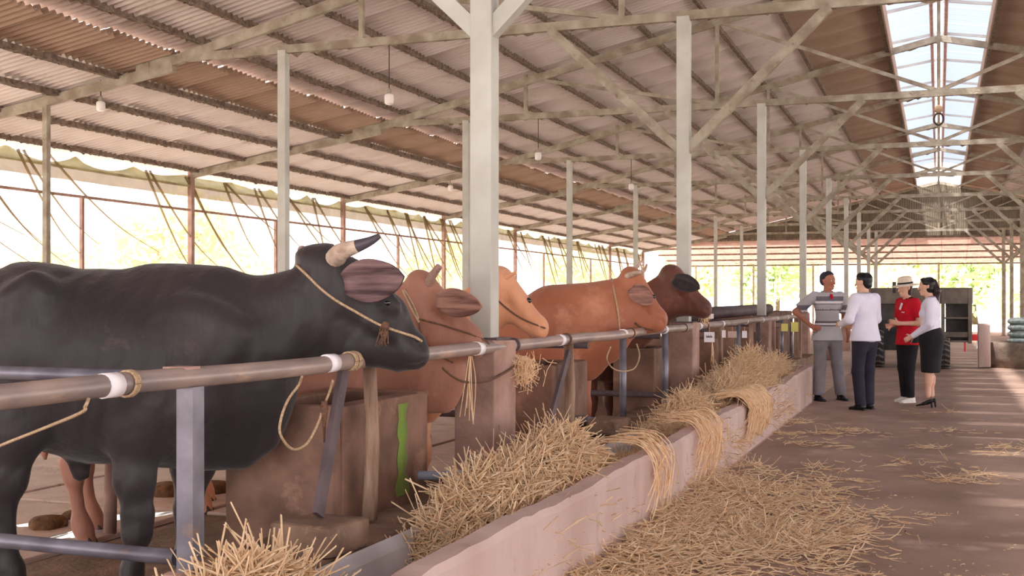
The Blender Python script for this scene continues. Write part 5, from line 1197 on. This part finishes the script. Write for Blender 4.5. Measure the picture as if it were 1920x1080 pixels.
# ------------------------------------------------------------ trailer, tank and bags at the far end
K['trailer'] = mat('dark grey trailer panel', S(92, 86, 84), S(66, 60, 60), scale=3, rough=.75); K['trailerd'] = mat('dusty trailer frame', S(128, 116, 106), S(98, 88, 80), scale=4, rough=.8)
K['tyre'] = mat('black tyre', S(44, 42, 46), S(60, 58, 60), scale=8, rough=.85); K['redbar'] = mat('red barrier', S(214, 50, 56), rough=.6); K['bag'] = mat('pale grey plastic sack', S(176, 186, 184), S(130, 146, 146), scale=14, rough=.35, c3=S(214, 216, 214), s3=22, t3=.56)
T0 = at_z(1728, 690, 0)
tr = empty('feed_trailer', (T0.x, T0.y, 0), 0, 'dark box trailer with an open shelf end and black tyres parked behind the people', 'trailer')
def tbox(nm, lo, hi, m_, par=tr, bv=.01): q = MB(); q.box(lo, hi); return q.build(nm, m_, par, bevel=bv)
tbox('tank_body', (-1.0, .1, .75), (.35, 1.6, 1.48), K['trailer'], bv=.06)
tbox('top_panel', (-1.05, -.02, 1.28), (.95, .06, 1.60), K['trailerd'])
for x in (-1.0, -.25, .40, .9): tbox('frame_post', (x - .035, -.04, .5), (x + .035, .04, 1.6), K['trailerd'])
tbox('shelf_back', (.45, .3, .55), (.9, .36, 1.3), K['trailer']); tbox('shelf_side', (.88, .0, .55), (.94, .36, 1.58), K['trailerd'])
for z in (.52, .98): tbox('shelf', (.42, .0, z), (.92, .36, z + .035), K['trailerd'])
tbox('hitch_bar', (-.95, .0, .62), (.9, .12, .72), K['trailerd']); tbox('mud_flap', (-.78, -.1, .35), (-.3, -.06, .95), K['tyre'])
q = MB(); q.tube([(-.52, 0, 1.5), (-.52, 0, 1.72)], .035, 10); q.build('exhaust_stack', K['trailer'], tr, True)
for x, y, r_ in ((-.82, .1, .40), (.42, -.15, .30)):
    q = MB(); q.lathe([(r_ * .55, -.11), (r_ * .92, -.11), (r_, -.06), (r_, .06), (r_ * .92, .11), (r_ * .55, .11)], (x, y, r_ + .0), 28, axis='x'); wh = q.build('tyre', K['tyre'], tr, True)
    q = MB(); q.lathe([(.03, -.06), (r_ * .5, -.06), (r_ * .56, -.09), (r_ * .56, .09), (.03, .07)], (x, y, r_), 20, axis='x'); q.build('wheel_rim', K['trailerd'], wh, True)
    q = MB()
    for j in range(18):
        a = j * 2 * math.pi / 18; ca, sa = math.cos(a), math.sin(a)
        for s in (-1, 1):
            q.bar((x + s * .01, y + ca * r_ * 1.0, r_ + sa * r_ * 1.0), (x + s * .1, y + math.cos(a + .16) * r_ * .98, r_ + math.sin(a + .16) * r_ * .98), .035, .03, up=(0, ca, sa))
    tag(q.build('tread_lugs', K['trailerd'], wh), kind='stuff')
A = at_z(1888, 692, 0)
q = MB(); n = 28
prof = [(1.0, 0), (1.05, .2), (1.02, .4), (1.0, .5), (.9, .51), (.86, .3), (.84, .1)]
q.quadstrip([[(1.3 * r_ * math.cos(a), .9 * r_ * math.sin(a), z) for a in [j * 2 * math.pi / n for j in range(n)]] for r_, z in prof])
t = empty('round_basin', (A.x + .9, A.y + .9, 0), 0, 'rounded grey concrete basin at the right edge under the plastic sacks', 'basin'); q.build('basin_wall', K['wet'], t, True)
q = MB(); q.box((-1.42, -.7, .0), (-1.2, -.4, .88), jit=.02); q.build('corner_pier', K['wallpink'], t, bevel=.02)
GB = ['lowest', 'middle', 'upper', 'topmost']
for i in range(7):
    bx = at_t(1900, 600, 24.6); px_ = A.x + .45 + (i % 2) * .72 ; z = .54 + (i // 2) * .13
    g_ = np.random.default_rng(i + 50)
    pr = [C((-.3, 0, 0), (.3, 0, 0), (.19, .065), side=(0, 1, 0))] + [C((g_.uniform(-.3, .3), g_.uniform(-.12, .12), .03), (g_.uniform(-.3, .3), g_.uniform(-.12, .12), .03), .04) for _ in range(4)]
    o = body('plastic_sack', pr, .018, K['bag'], None, .03); o.location = (px_, A.y + .75, z); o.rotation_euler = (0, 0, g_.uniform(-.15, .15))
    tag(o, f'{GB[i // 2]} pale plastic sack in the {"left" if i % 2 == 0 else "right"} column on the basin', 'sack', 'sacks stacked on the basin')
q = MB(); q.box((-.75, -.25, 0), (1.0, .25, .47)); tag(q.build('sack_shelf', K['tank'], loc=(A.x + .85, A.y + .76, 0), bevel=.01), 'brown support block in the basin holding the plastic sacks', 'block')
P_ = [at_z(1832, 640, .45), at_z(1834, 655, .30), at_z(1848, 668, .12), at_z(1870, 679, .02), at_z(1898, 686, .02), at_z(1930, 690, .02)]
q = MB(); q.tube(smooth_pts(P_, 8), .018, 8); tag(q.build('hose', K['tape'], smooth=True), 'white hose curving down along the concrete basin at right', 'hose')
p = at_t(1828, 633, 31); t = empty('red_barrier', (p.x, p.y, 0), 0, 'small red barrier bar seen between the trailer and the basin', 'barrier')
q = MB(); q.box((-.3, -.03, p.z - .08), (.25, .03, p.z + .08)); q.build('bar', K['redbar'], t)
for x in (-.25, .2): q = MB(); q.box((x - .02, -.02, 0), (x + .02, .02, p.z - .08)); q.build('foot', K['redbar'], t)
